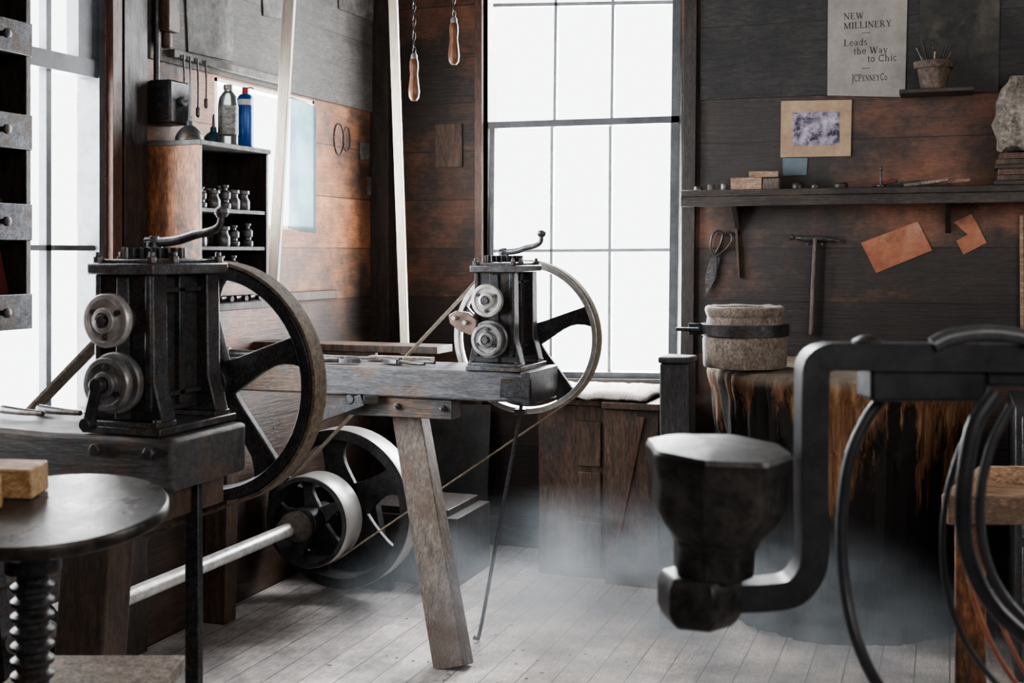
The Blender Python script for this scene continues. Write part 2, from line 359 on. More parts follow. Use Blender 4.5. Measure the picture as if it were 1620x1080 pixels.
def machine(loc,label,rimmat,extra):
    WZ=WZs[extra]; cs=1.28 if not extra else 1.0
    e=empty('rolling_machine',loc,label,'machine')
    b=B(); b.box((0,.13,.008),(.205,.29,.016)); b.box((0,.02,.022),(.19,.07,.012)); b.box((0,.23,.022),(.19,.06,.012))
    for sx in (-.085,.085):
        for sy in (.0,.25): b.cyl((sx,sy,.016),(sx,sy,.034),.010,n=6)
    finish(b,'base_plate',IRON2,e,True,.002)
    def prof(y): return [(-.097,y,.028),(.097,y,.028),(.09,y,.06),(.076,y,.11),(.073,y,.345),(-.073,y,.345),(-.076,y,.11),(-.09,y,.06)]
    b=B(); b.prism(prof(0),(0,.05,0)); b.prism([(-.02,-.008,.03),(.02,-.008,.03),(.016,-.008,.34),(-.016,-.008,.34)],(0,.01,0))
    for sx in (-.065,.065): b.prism([(sx-.009,-.008,.05),(sx+.009,-.008,.05),(sx+.007,-.008,.345),(sx-.007,-.008,.345)],(0,.01,0))
    finish(b,'front_housing',IRON,e,True,.003)
    b=B(); b.prism(prof(.2),(0,.05,0)); finish(b,'rear_housing',IRON,e,True,.003)
    b=B(); b.box((0,.125,.19),(.095,.15,.30)); b.box((.052,.125,.20),(.016,.022,.29)); b.box((-.052,.125,.20),(.016,.022,.29))
    for zz in (.08,.31): b.box((.05,.125,zz),(.02,.15,.012)); b.box((-.05,.125,zz),(.02,.15,.012))
    finish(b,'gear_case',IRON,e,True,.002)
    b=B(); b.box((0,.125,.357),(.172,.285,.024)); b.box((0,.125,.373),(.14,.25,.01)); finish(b,'top_plate',IRON2,e,True,.003)
    for sx,sy in ((-.07,0),(.07,0),(-.07,.25),(.07,.25),(-.07,.08),(.07,.08)):
        b=B(); b.cyl((sx,sy,.37),(sx,sy,.384),.011,n=6); b.cyl((sx,sy,.384),(sx,sy,.394),.006,n=12); finish(b,'bolt',IRON2,e,True,.001)
    for k,(zz,rr) in enumerate(((.248,.058),(.112,.058))):
        o=V((-.008,-.008,zz))
        b=B(); b.cyl(o+Y*.02,o-Y*.03,rr*.62,n=32); finish(b,'roller_shaft',STEELD,e,True)
        b=B(); b.lathe([(0,.028),(rr*.99,.028),(rr,.032),(rr,.044),(rr*.96,.048),(rr*.78,.049),(rr*.74,.044),(rr*.5,.044),(rr*.46,.056),(rr*.3,.058),(rr*.27,.05),(0,.05)],o,-Y,48)
        if k: b.lathe([(rr*.6,.0),(rr*1.12,.0),(rr*1.15,.004),(rr*1.15,.016),(rr*1.1,.02),(rr*.6,.02)],o,-Y,48)
        finish(b,'roller_dial',STEEL if not k else STEELD,e,True,.0008)
        for j in range(3):
            a=j*2.094+.5+k; q=o+V((math.cos(a),0,math.sin(a)))*rr*.62
            b=B(); b.cyl(q-Y*.043,q-Y*.052,.006,n=10); finish(b,'dial_screw',IRON,e,True,.0005)
        b=B(); b.cyl(o-Y*.045,o-Y*.064,.013,n=6); finish(b,'nut',IRON2,e,True,.001)
    b=B(); n=22; P=[]
    for i in range(n):
        for q,r_ in ((0,.058),(.25,.07),(.5,.07),(.75,.058)):
            a=2*math.pi*(i+q)/n; P.append((-.005+math.cos(a)*r_,.11+math.sin(a)*r_,.38))
    b.prism(P,(0,0,.024)); finish(b,'gear',IRON,e,True,.0007)
    b=B(); b.cyl((-.005,.11,.38),(-.005,.11,.418),.018,n=20); b.cyl((-.005,.11,.418),(-.005,.11,.43),.011,n=6)
    b.tube([(x*cs,y,z) for x,y,z in [(-.02,.108,.416),(.01,.108,.416),(.05,.10,.42),(.09,.095,.432),(.12,.09,.438),(.14,.09,.45),(.145,.09,.475)]],[.012,.0075],10,6)
    b.lathe([(0,.468),(.011,.47),(.016,.48),(.014,.488),(.008,.493),(0,.494)],(.145*cs,.09,0),Z,16)
    finish(b,'crank_handle',IRON2,e,True,.001)
    b=B(); b.cyl((0,.24,WZ),(0,WY+.05,WZ),.018,n=20); finish(b,'axle',STEELD,e,True)
    wheel_parts(e,(0,WY,WZ),WR,.055 if not extra else .045,.055,5,rimmat,IRON,ph=.28,rimt=.028 if not extra else .02,curve=.12,sw=.065)
    return e
M1=V((-1.680,2.16,1.058)); M2=V((-1.497,3.93,1.037))
e1=machine(M1,'black cast-iron rolling machine with belted flywheel on the dark beam',IRON,0)
e2=machine(M2,'grey iron rolling machine with copper guide plate on the workbench',STEEL,1)
b=B(); b.beam((-.01,-.075,.12),(-.035,-.075,.03),.024,.012,up=Y); b.cyl((-.01,-.05,.112),(-.01,-.085,.112),.017,n=16); b.cyl((-.035,-.06,.03),(-.035,-.09,.03),.014,n=12)
finish(b,'lever',IRON,e1,True,.002)
b=B(); P=[(-.05,.0,.17),(-.07,.0,.155),(-.115,.0,.17),(-.15,.0,.195),(-.155,.0,.225),(-.13,.0,.24),(-.08,.0,.235),(-.05,.0,.21)]
b.prism([(x,-.045,z-.03) for x,_,z in P],(0,.02,0)); finish(b,'guide_plate',mat('tarnished_guide',(.1,.07,.06),(.28,.2,.17),12,.35,.6,.2),e2,True,.003)
for q in ((-.13,.185),(-.09,.17)):
    b=B(); b.cyl((q[0],-.04,q[1]),(q[0],-.06,q[1]),.008,n=12); finish(b,'stud',STEEL,e2,True,.001)
# drive shaft, pulleys
SX=-2.39; SZ=.385
e=empty('line_shaft',(SX,3.3,0),'long steel drive shaft with spoked cast pulleys along the wall','shaft')
b=B(); b.cyl((SX,2.6,SZ),(SX,4.72,SZ),.026,n=24); finish(b,'shaft',STEEL,e,False)
BLK=mat('sooty_cast_iron',(.014,.014,.016),(.05,.047,.046),25,.5,.3,.4,bd=.003)
def pulley(pa,loc,r,w,n,rm,sm,hub=.05,sw=.04,rt=.02,face=None):
    p=bpy.data.objects.new('pulley',None); S.collection.objects.link(p); p.empty_display_size=.05
    p.parent=pa; p.location=V(loc)-V(pa['o'])
    wheel_parts(p,(0,0,0),r,w,hub,n,rm,sm,True,.4,rt,.12,sw,face,.026)
pulley(e,(SX,4.25,SZ),.18,.14,5,BLK,BLK,.055,.055,.018,RIMF); pulley(e,(SX,4.50,SZ),.33,.12,5,BLK,BLK,.08,.12,.042,RIMF)
b=B(); b.lathe([(0,-.06),(.045,-.055),(.06,-.02),(.065,.01),(.05,.04),(0,.045)],(SX,4.10,SZ),Y,28,.05,3); b.rough(.012,30); finish(b,'greasy_collar',GUNK,e,ang=80,bevel=0)
for y in (4.66,2.75):
    b=B(); b.prism([(SX-.14,y,0),(SX+.14,y,0),(SX+.06,y,SZ+.02),(SX,y,SZ+.07),(SX-.06,y,SZ+.02)],(0,.05,0)); finish(b,'bearing_stand',IRON,e)
PX,PZ=-2.50,.64
e=empty('wall_pulley',(PX,2.495,0),'small iron belt pulley on a floor stand near the wall','pulley')
pulley(e,(PX,2.495,PZ),.12,.07,5,IRON,IRON,.04,.03)
b=B(); b.cyl((PX,2.40,PZ),(PX,2.66,PZ),.016,n=16); finish(b,'axle',STEELD,e)
b=B(); b.prism([(PX-.12,2.60,0),(PX+.12,2.60,0),(PX+.04,2.60,PZ+.03),(PX-.04,2.60,PZ+.03)],(0,.04,0)); finish(b,'stand',IRON,e)
def belt(c1,r1,c2,r2,y,w,m,label,t=.005):
    c1=V((c1[0],0,c1[1])); c2=V((c2[0],0,c2[1])); D=c2-c1; L=D.length; ph=math.atan2(D.z,D.x); be=math.acos((r1-r2)/L)
    A=[]
    for i in range(41): a=ph+be+(2*math.pi-2*be)*i/40; A.append((c1,r1,a))
    for i in range(25): a=ph-be+2*be*i/24; A.append((c2,r2,a))
    b=B(); n=len(A); rows=[]
    for c,r,a in A:
        u=V((math.cos(a),0,math.sin(a))); i_=c+u*(r+.0022); o_=c+u*(r+t)
        rows.append([b.bm.verts.new(V((p.x,yy,p.z))) for p,yy in ((i_,y-w/2),(o_,y-w/2),(o_,y+w/2),(i_,y+w/2))])
    for k in range(n):
        A_,C=rows[k],rows[(k+1)%n]
        for j in range(4): b.bm.faces.new((A_[j],A_[(j+1)%4],C[(j+1)%4],C[j]))
    finish(b,'drive_belt',m,bevel=0,label=label,cat='belt')
belt((M2.x,M2.z+WZs[1]),WR,(SX,SZ),.18,4.265,.04,BELT,'narrow tan canvas drive belt running from flywheel to low pulley',.007)
belt((M1.x,M1.z+WZs[0]),WR,(PX,PZ),.12,2.495,.055,LEATHER,'frayed brown leather drive belt wrapped round the near flywheel',.010)
# ------------------------------------------------------------ benches
bz1=1.055; bz2=1.035
e=empty('beam_bench',(-2.0,2.3,0),'heavy black-stained beam bench carrying the near iron machine','workbench')
b=B(); b.mm((XL+.01,2.14,bz1-.115),(-1.545,2.43,bz1)); b.rough(.003,9,10); finish(b,'top_beam',BEAMW1,e,bevel=.01)
b=B(); b.mm((-1.80,2.15,bz1-.19),(-1.6,2.42,bz1-.12)); finish(b,'cross_block',LEGD,e,bevel=.006)
pA=atY(140,860,2.2)
b=B(); b.beam((pA.x,2.25,bz1-.12),(pA.x-.06,2.22,0),.13,.09,up=Y); finish(b,'leg',LEGD,e,bevel=.005)
pc=atY(307,900,2.3); b=B(); b.beam((pc.x,2.3,bz1-.118),(pc.x,2.3,0),.035,.02,up=Y); finish(b,'iron_leg',IRON,e,bevel=.002)
b=B(); b.beam((-2.68,2.3,bz1-.12),(-2.70,2.3,0),.1,.09,up=Y); finish(b,'leg',LEGD,e,bevel=.005)
for px in (150,235):
    q=atY(px,715,2.13); b=B(); b.cyl((q.x,2.15,bz1-.03),(q.x,2.125,bz1-.03),.014,n=6); finish(b,'bolt',IRON2,e)

e=empty('workbench',(-2.0,4.05,0),'long grimy grey plank workbench on splayed weathered wooden leg','workbench')
xr=atY(880,600,4.2).x
b=B(); b.mm((XL+.01,3.92,bz2-.105),(xr-.03,4.215,bz2)); b.rough(.003,8,12); finish(b,'top_plank',BEAMW,e,bevel=.008)
b=B(); b.mm((xr-.035,3.905,bz2-.11),(xr-.0,4.22,bz2+.003)); b.mm((xr-.11,3.9,bz2-.085),(xr-.0,3.921,bz2-.015)); finish(b,'end_clamp',IRON,e,bevel=.003)
x0=atY(492,640,3.95).x; x1=atY(716,640,3.95).x
b=B(); b.mm((x0,3.945,bz2-.18),(x1,4.03,bz2-.108)); finish(b,'apron_board',BEAMW1,e,bevel=.004)
for px in (628,700):
    q=atY(px,636,3.94); b=B(); b.cyl((q.x,3.95,bz2-.14),(q.x,3.93,bz2-.14),.012,n=6); b.cyl((q.x,3.93,bz2-.14),(q.x,3.92,bz2-.14),.006,n=10); finish(b,'bolt',IRON2,e)
t=atY(643,655,4.08); f=fl(718,1055); t.z=bz2-.108
b=B(); b.beam(t,f,.115,.075,up=Y,w1=.12,h1=.085); finish(b,'leg',LEGW,e,bevel=.004)
t2=V((-2.70,4.08,bz2-.108)); b=B(); b.beam(t2,(-2.70,4.05,0),.1,.08,up=Y); finish(b,'leg',LEGD,e,bevel=.004)
q0=atY(480,668,3.9); q1=atY(575,632,3.9)
b=B(); b.rect([q0,(q0*.6+q1*.4),q1],.02,.045,Y,4); b.cyl(V((q1.x-.05,3.885,q1.z+.0)),V((q1.x-.05,3.93,q1.z+.0)),.018,n=16); b.beam(q1,q1+V((.05,.02,.0)),.02,.03)
finish(b,'bracket_arm',IRON,e,bevel=.003)
a=atY(823,652,4.16); f=fl(757,1010,.004)
b=B(); b.tube([a+V((0,0,.06)),a,(a+f)/2,f+V((.004,0,.02)),f+V((-.02,.0,.0))+V((0,0,.006))],.0075,8,6); b.cyl(a+V((-.02,0,.0)),a+V((.02,0,0)),.012,n=10)
finish(b,'brace_rod',IRON,label='thin black iron brace rod hooked to the floor beneath bench',cat='rod')
b=B(); b.mm((XL+.0005,4.40,bz2+.01),(-1.92,4.56,bz2+.04)); b.mm((XL+.0005,4.41,bz2-.1),(-2.2,4.44,bz2+.01)); finish(b,'side_plank',CHESTW,label='worn brown plank shelf fixed to the wall behind the bench',cat='shelf',bevel=.003)
def rod_tool(px0,py0,px1,py1,r,m,name,label,cat,yy=4.1,z=bz2+.003):
    q0=atY(px0,py0,yy); q1=atY(px1,py1,yy+.03); q0.z=z+r*1.4+.001; q1.z=z+r+.001
    b=B(); b.cyl(q0,q1,r,r*.7,n=12); b.lathe([(0,-.01),(r*1.4,-.008),(r*1.4,.03),(r,.035)],q0,q1-q0,12); finish(b,name,m,label=label,cat=cat,bevel=.0005)
rod_tool(352,560,470,562,.016,STEELD,'punch','round steel punch lying on the bench','tool',4.02)
rod_tool(365,552,640,565,.008,IRON2,'iron_bar','long thin iron bar lying on the bench','tool',4.12)
def pliers(c,ang,m,label,L=.26):
    R=Matrix.Rotation(ang,3,'Z'); c=V(c)+Z*.002; b=B()
    for s in (-1,1):
        b.tube([c+R@V((-L*.55,s*.03,.012)),c+R@V((-L*.3,s*.032,.012)),c+R@V((-L*.08,s*.012,.012)),c+R@V((0,0,.012))],[.007,.008],8,5)
        b.prism([c+R@V((0,0,.003)),c+R@V((0,s*.018,.003)),c+R@V((L*.12,s*.022,.003)),c+R@V((L*.3,s*.008,.003)),c+R@V((L*.3,s*.001,.003))],(0,0,.016))
    b.cyl(c+V((0,0,.001)),c+V((0,0,.025)),.013,n=14)
    return finish(b,'pliers',m,label=label,cat='pliers')
q=atY(540,560,4.0); pliers((q.x,4.0,bz2),.1,IRON2,'long-jawed iron pliers lying on the grimy bench top')
q=atY(630,560,4.03); pliers((q.x,4.04,bz2),2.9,IRON2,'open iron tongs lying beside the rolling machine')
q=atY(600,560,4.0); b=B(); b.mm((q.x-.12,4.14,bz2+.002),(q.x+.14,4.19,bz2+.02)); finish(b,'wood_strip',KEGW,label='narrow strip of tan wood on the bench top',cat='wood strip')

# ------------------------------------------------------------ pale poles
def pole(a,bp,w,label):
    b=B(); b.beam(a,bp,w,.02,up=Y,w1=w*1.25); finish(b,'wooden_pole',PALEW,label=label,cat='pole',bevel=.002)
pa=atY(458,0,4.35); pb=atY(432,452,4.25); dd=(pa-pb).normalized(); pole(pb,pb+dd*((CEIL-.002-pb.z)/dd.z),.045,'pale flat wooden pole hanging from the ceiling beside the cabinet')
pa=atY(622,0,4.9); pb=atY(641,560,4.62); dd=(pa-pb).normalized(); pole(pb,pb+dd*((CEIL-.002-pb.z)/dd.z),.034,'slim whitish wooden pole reaching down behind the bench')
for px,ya_,yb_ in ((655,85,160),(718,28,103)):
    d=5.0; p1=W(px,ya_,d); p2=W(px,yb_,d)
    e=empty('pull_handle',p2,'turned wooden pull handle hanging on a dark chain','handle',None)
    b=B(); b.lathe([(0,0),(.012,.002),(.021,.015),(.024,.04),(.02,.075),(.016,.11),(.019,.14),(.018,.165),(.014,.175),(0,.175)],p2,Z,24); finish(b,'grip',HANDLEW,e,bevel=0)
    b=B(); b.lathe([(0,.174),(.014,.174),(.014,.19),(.008,.2),(0,.2)],p2,Z,20); finish(b,'ferrule',STEELD,e,bevel=0)
    b=B(); z=p2.z+.198; k=0
    while z<CEIL-.02:
        o=V((p2.x,p2.y,z+.015)); s_=(Y if k%2 else X)
        b.tube([o+Z*.018,o+s_*.006+Z*.009,o+s_*.006-Z*.009,o-Z*.018,o-s_*.006-Z*.009,o-s_*.006+Z*.009,o+Z*.018],.002,5,2); z+=.03; k+=1
    finish(b,'chain',IRON,e,bevel=0)

# ------------------------------------------------------------ cabinet
cx0=XL+.001; cx1=-2.533; cy0=3.672; cy1=4.141; cz0=1.335; cz1=1.84
e=empty('wall_cabinet',((cx0+cx1)/2,(cy0+cy1)/2,cz0),'open wooden wall cabinet with rusty scuffed orange side','cabinet')
b=B(); b.mm((cx0,cy0,cz0),(cx1,cy0+.018,cz1)); finish(b,'side_panel',ORANGEW,e,bevel=.001)
b=B(); b.mm((cx0,cy1-.018,cz0),(cx1,cy1,cz1)); finish(b,'side_panel',DARKW,e,bevel=.002)
b=B(); b.mm((cx0,cy0+.018,cz0),(cx0+.01,cy1-.018,cz1)); finish(b,'back_panel',DARKW,e,bevel=0)
b=B(); b.mm((cx0,cy0-.005,cz1),(cx1+.008,cy1+.005,cz1+.018)); finish(b,'top_panel',GREYP,e,bevel=.002)
for z in (cz0,1.46,1.60): b=B(); b.mm((cx0+.01,cy0+.018,z),(cx1-.004,cy1-.018,z+.014)); finish(b,'shelf',GREYP if z>1.4 else DARKW,e,bevel=.001)
profs=[[(0,0),(.022,0),(.024,.005),(.024,.02),(.016,.026),(.016,.034),(.022,.038),(.023,.06),(.018,.066),(.01,.07),(.01,.078),(.015,.08),(.015,.088),(0,.09)],
[(0,0),(.026,0),(.028,.01),(.028,.035),(.02,.05),(.02,.06),(.026,.063),(.026,.075),(0,.078)],
[(0,0),(.018,0),(.018,.03),(.026,.036),(.026,.05),(.012,.056),(.012,.095),(.017,.1),(0,.104)]]
protos=[]
for pi,pr in enumerate(profs):
    b=B(); b.lathe(pr,(0,0,0),Z,20); protos.append(finish(b,'oil_cup',(IRON2,IRON2,IRON)[pi],origin=(0,0,0),bevel=0))
used=set()
for z in (1.614,1.474,cz0+.014):
    for i in range(5):
        for j in range(2):
            if random.random()<.15: continue
            pi=random.choice((0,0,1,2))
            if pi in used: o=protos[pi].copy(); S.collection.objects.link(o)
            else: o=protos[pi]; used.add(pi)
            o.location=(cx1-.04-.075*j+random.uniform(-.008,.008),cy0+.06+i*.075+.02*j+random.uniform(-.006,.006),z+.0005)
            o.scale=(1,1,random.uniform(.85,1.08))
            tag(o,'small turned metal oil cup standing on the cabinet shelf','oil cup',None,'metal oil cups in the wall cabinet')
for pi in range(3):
    if pi not in used: bpy.data.objects.remove(protos[pi])
zt=cz1+.0185
def oilcan(p,m,label,sp=.17,r=.05):
    e=empty('oil_can',p,label,'oil can'); p=V(p)
    b=B(); b.lathe([(0,0),(r,0),(r*1.02,.006),(r*.98,.018),(r*.8,.036),(r*.5,.052),(r*.3,.058),(r*.26,.075),(0,.075)],p,Z,28); finish(b,'body',m,e,bevel=0)
    b=B(); b.tube([p+Z*.07,p+Z*.12+X*.0,p+V((.004,0,.07+sp))],[.007,.0022],8,5); finish(b,'spout',STEELD,e,bevel=0)
q=atX(300,210,-2.62); oilcan((q.x,q.y,zt),IRON2,'domed grey oil can with tall thin spout on cabinet',.19,.052)
q=atX(338,210,-2.66); oilcan((q.x,q.y,zt),TEAL,'small blue enamel oil can on the cabinet top',.05,.046)
q=atX(361,230,-2.575); e=empty('bottle',(q.x,q.y,zt),'dark-labelled glass bottle on the cabinet top','bottle'); o=V(e['o'])
b=B(); b.lathe([(0,0),(.036,0),(.038,.005),(.038,.155),(.034,.18),(.022,.198),(.016,.205),(.016,.212),(0,.212)],o,Z,28); finish(b,'body',GLASS,e,bevel=0)
b=B(); b.lathe([(.0388,.04),(.0388,.15)],o,Z,28); finish(b,'bottle_label',mat('bottle_label',(.04,.045,.045),(.32,.32,.3),40,.5,0,0,(1,1,2)),e,bevel=0)
b=B(); b.cyl(o+Z*.212,o+Z*.23,.018,n=16); finish(b,'cap',STEELD,e,bevel=.001)
q=atX(388,230,-2.575); e=empty('spray_can',(q.x,q.y,zt),'blue and white aerosol can with red cap','spray can'); o=V(e['o'])
b=B(); b.lathe([(0,0),(.029,0),(.031,.004),(.031,.19),(.028,.2),(.02,.208),(0,.208)],o,Z,28); finish(b,'body',BLUEC,e,bevel=0)
b=B(); b.lathe([(.0313,.165),(.0313,.187)],o,Z,28); finish(b,'printed_band',WHITEC,e,bevel=0)
b=B(); b.cyl(o+Z*.208,o+Z*.235,.013,.012,n=20); b.tube([o+Z*.228,o+V((.03,-.01,.232)),o+V((.05,-.02,.225))],.003,6,4); finish(b,'cap',REDC,e,bevel=.001)
e=empty('switch_box',(XL,3.75,1.92),'black iron electrical switch box with conduit on the wall','switch box')
b=B(); b.mm((XL+.001,3.69,1.925),(XL+.10,3.81,2.085)); finish(b,'housing',IRON,e,bevel=.008)
b=B(); b.cyl((XL+.03,3.705,2.085),(XL+.03,3.705,CEIL-.01),.011,n=12); finish(b,'conduit',IRON,e)
b=B(); b.cyl((XL+.10,3.76,2.01),(XL+.115,3.76,2.01),.018,n=20); b.beam((XL+.108,3.76,2.01),(XL+.14,3.76,2.03),.012,.012); finish(b,'switch_lever',STEELD,e)
for i,(px,L) in enumerate(((290,.19),(300,.24),(312,.2),(325,.16))):
    q=lf(px,112,.045); b=B(); b.tube([(q.x,q.y,2.2),(q.x+.005,q.y,2.2-L*.5),(q.x,q.y+.005,2.2-L)],.004,6,4); b.lathe([(0,0),(.008,.01),(.008,.04),(0,.045)],(q.x,q.y+.005,2.2-L-.03),Z,10)
    finish(b,'hanging_hook',IRON2,label='thin iron hook tool hanging from the wall rail',cat='hook',group='hook tools on the wall rail')
b=B(); q=lf(270,30,.05); b.mm((XL+.013,q.y-.04,q.z-.05),(XL+.07,q.y+.03,q.z+.2)); b.cyl((XL+.04,q.y-.01,q.z-.11),(XL+.04,q.y-.01,q.z-.05),.02,n=14); finish(b,'iron_bracket',CHESTW,label='rusty brown bracket hanging high on the wall',cat='bracket',bevel=.006)
for pts,lab in ((((290,-60),(365,-60),(368,98),(296,82)),'grey board panel nailed to the upper wall'),(((412,-60),(450,-60),(450,32),(415,25)),'torn grey card pinned high on the wall'),(((530,-60),(600,-60),(600,38),(535,14)),'dog-eared grey sheet pinned high on the wall')):
    P=[lf(x,y,.0125) for x,y in pts]; b=B(); b.prism(P,(.006,0,0)); finish(b,'wall_panel',GREYP,label=lab,cat='panel',bevel=.001)
b=B(); b.mm((XL+.001,3.7,1.235),(XL+.25,4.2,1.262)); finish(b,'wall_shelf',GREYP,label='small grey plank shelf on the wall below cabinet',cat='shelf',bevel=.003)
b=B(); b.mm((XL+.001,4.22,1.235),(XL+.04,5.08,1.275)); finish(b,'wall_ledge',CHESTW,label='dark narrow wooden ledge fixed along the plank wall',cat='ledge',bevel=.003)
for i in range(4):
    y=3.8+i*.1; b=B(); b.tube([(XL+.05,y,1.275),(XL+.14,y+.02,1.275),(XL+.22,y+.01,1.275)],[.006,.012],8,4); b.cyl((XL+.19,y-.03,1.276),(XL+.19,y+.05,1.276),.0125,n=10)
    finish(b,'small_hammer',IRON2,label='small iron hand tool lying on the wall shelf',cat='hand tool',group='hand tools on the wall shelf')
q=lf(537,220,.005); b=B(); b.tube([(q.x,q.y+.05*math.cos(a),q.z+.075*math.sin(a)) for a in [i*math.pi/8 for i in range(17)]],.0035,6,3); finish(b,'wire_loop',IRON2,label='oval iron wire loop hanging on the plank wall',cat='wire loop')
q=lf(549,220,.004); b=B(); b.tube([(q.x,q.y+.035*math.cos(a),q.z+.06*math.sin(a)) for a in [i*math.pi/8 for i in range(17)]],.0025,6,3); finish(b,'wire_loop',IRON2,label='thin iron wire loop beside the larger wire loop',cat='wire loop')
for x0,y0,x1,y1 in ((568,225,582,252),(580,280,590,308)):
    P=[lf(x0,y0,.0003),lf(x1,y0+2,.0003),lf(x1,y1+1,.0003),lf(x0,y1,.0003)]; b=B(); b.prism(P,(.006,0,0)); finish(b,'wall_tag',GREYP,label='small faded grey tag tacked to the planks',cat='tag',bevel=.001)
# pigeonhole rack
rxf=-2.55; ry1=atX(49,300,rxf).y; ry0=ry1-.75; rz0=1.226
def zat(py): return atX(30,py,rxf).z
e=empty('pigeonhole_rack',(-2.66,(ry0+ry1)/2,rz0),'tall dark wooden rack with shallow grey-lipped bins','rack')
b=B(); b.mm((XL+.03,ry0,rz0),(rxf,ry0+.02,2.7)); b.mm((XL+.03,ry1-.02,rz0),(rxf,ry1,2.7)); b.mm((XL+.021,ry0,rz0),(XL+.035,ry1,2.7)); finish(b,'frame',DARKW,e,bevel=.002)
for ya_,yb_ in ((465,521),(322,380),(180,236),(33,86),(-110,-60)):
    z0_=zat(yb_); z1_=zat(ya_)
    b=B(); b.mm((rxf-.012,ry0,z0_),(rxf+.004,ry1+.002,z1_)); b.mm((XL+.035,ry0+.02,z0_),(rxf-.012,ry1-.02,z0_+.012)); finish(b,'bin',IRON2,e,bevel=.002)
    for yk in (ry1-.12,ry1-.36): b=B(); b.lathe([(0,0),(.008,0),(.008,.012),(.014,.016),(.014,.024),(0,.028)],(rxf+.003,yk,(z0_+z1_)/2),X,16); finish(b,'knob',IRON,e,bevel=0)
zb=zat(521)+.0125
b=B(); b.box((rxf-.06,ry1-.10,zb+.11),(.03,.11,.2),Matrix.Rotation(.25,3,'X')); finish(b,'red_book',REDD,label='dark red covered book leaning in the rack bin',cat='book',bevel=.003)
for i,(zz,dy) in enumerate(((zat(380)+.013,.1),(zat(236)+.013,.13),(zat(380)+.013,.19))):
    b=B(); b.box((rxf-.08,ry1-dy,zz+.055),(.08,.06,.11)); finish(b,'small_box',(CHESTW,GREYP,KEGW)[i],label='small worn box sitting in a rack bin',cat='box',group='small boxes in the rack',bevel=.003)

# ------------------------------------------------------------ right back wall
e=empty('wall_shelf',bk(1350,320),'long dark wooden wall shelf crowded with small workshop things','shelf')
zs=1.735; sx0=bk(1090,300).x
b=B(); b.mm((sx0,YB-.19,zs-.03),(XR-.3,YB-.0,zs)); finish(b,'board',DARKWX,e,bevel=.004)
b=B(); b.mm((sx0,YB-.19,zs-.075),(XR-.3,YB-.17,zs-.03)); finish(b,'front_lip',DARKWX,e,bevel=.003)
for px in (1168,1500):
    q=bk(px,330); b=B(); b.prism([(q.x-.012,YB,zs-.03),(q.x-.012,YB-.16,zs-.03),(q.x-.012,YB,zs-.2)],(.024,0,0)); finish(b,'bracket',DARKW,e,bevel=.002)
def wallcard(name,pts,m,label,cat,off=.0003,th=.004):
    P=[bk(x,y,off) for x,y in pts]; b=B(); b.prism(P,(0,-th,0)); return finish(b,name,m,label=label,cat=cat,bevel=.0005)
poster=wallcard('poster',((1310,-12),(1436,-14),(1432,154),(1309,151)),PAPER,'aged cream millinery advertising poster on the wall','poster',.0125)
def arc(cx,cy,rx,ry,a0,a1,n=14): return [(cx+rx*math.cos(math.radians(a0+(a1-a0)*i/n)),cy+ry*math.sin(math.radians(a0+(a1-a0)*i/n))) for i in range(n+1)]
TK=.16; TN=.075; SE=.065
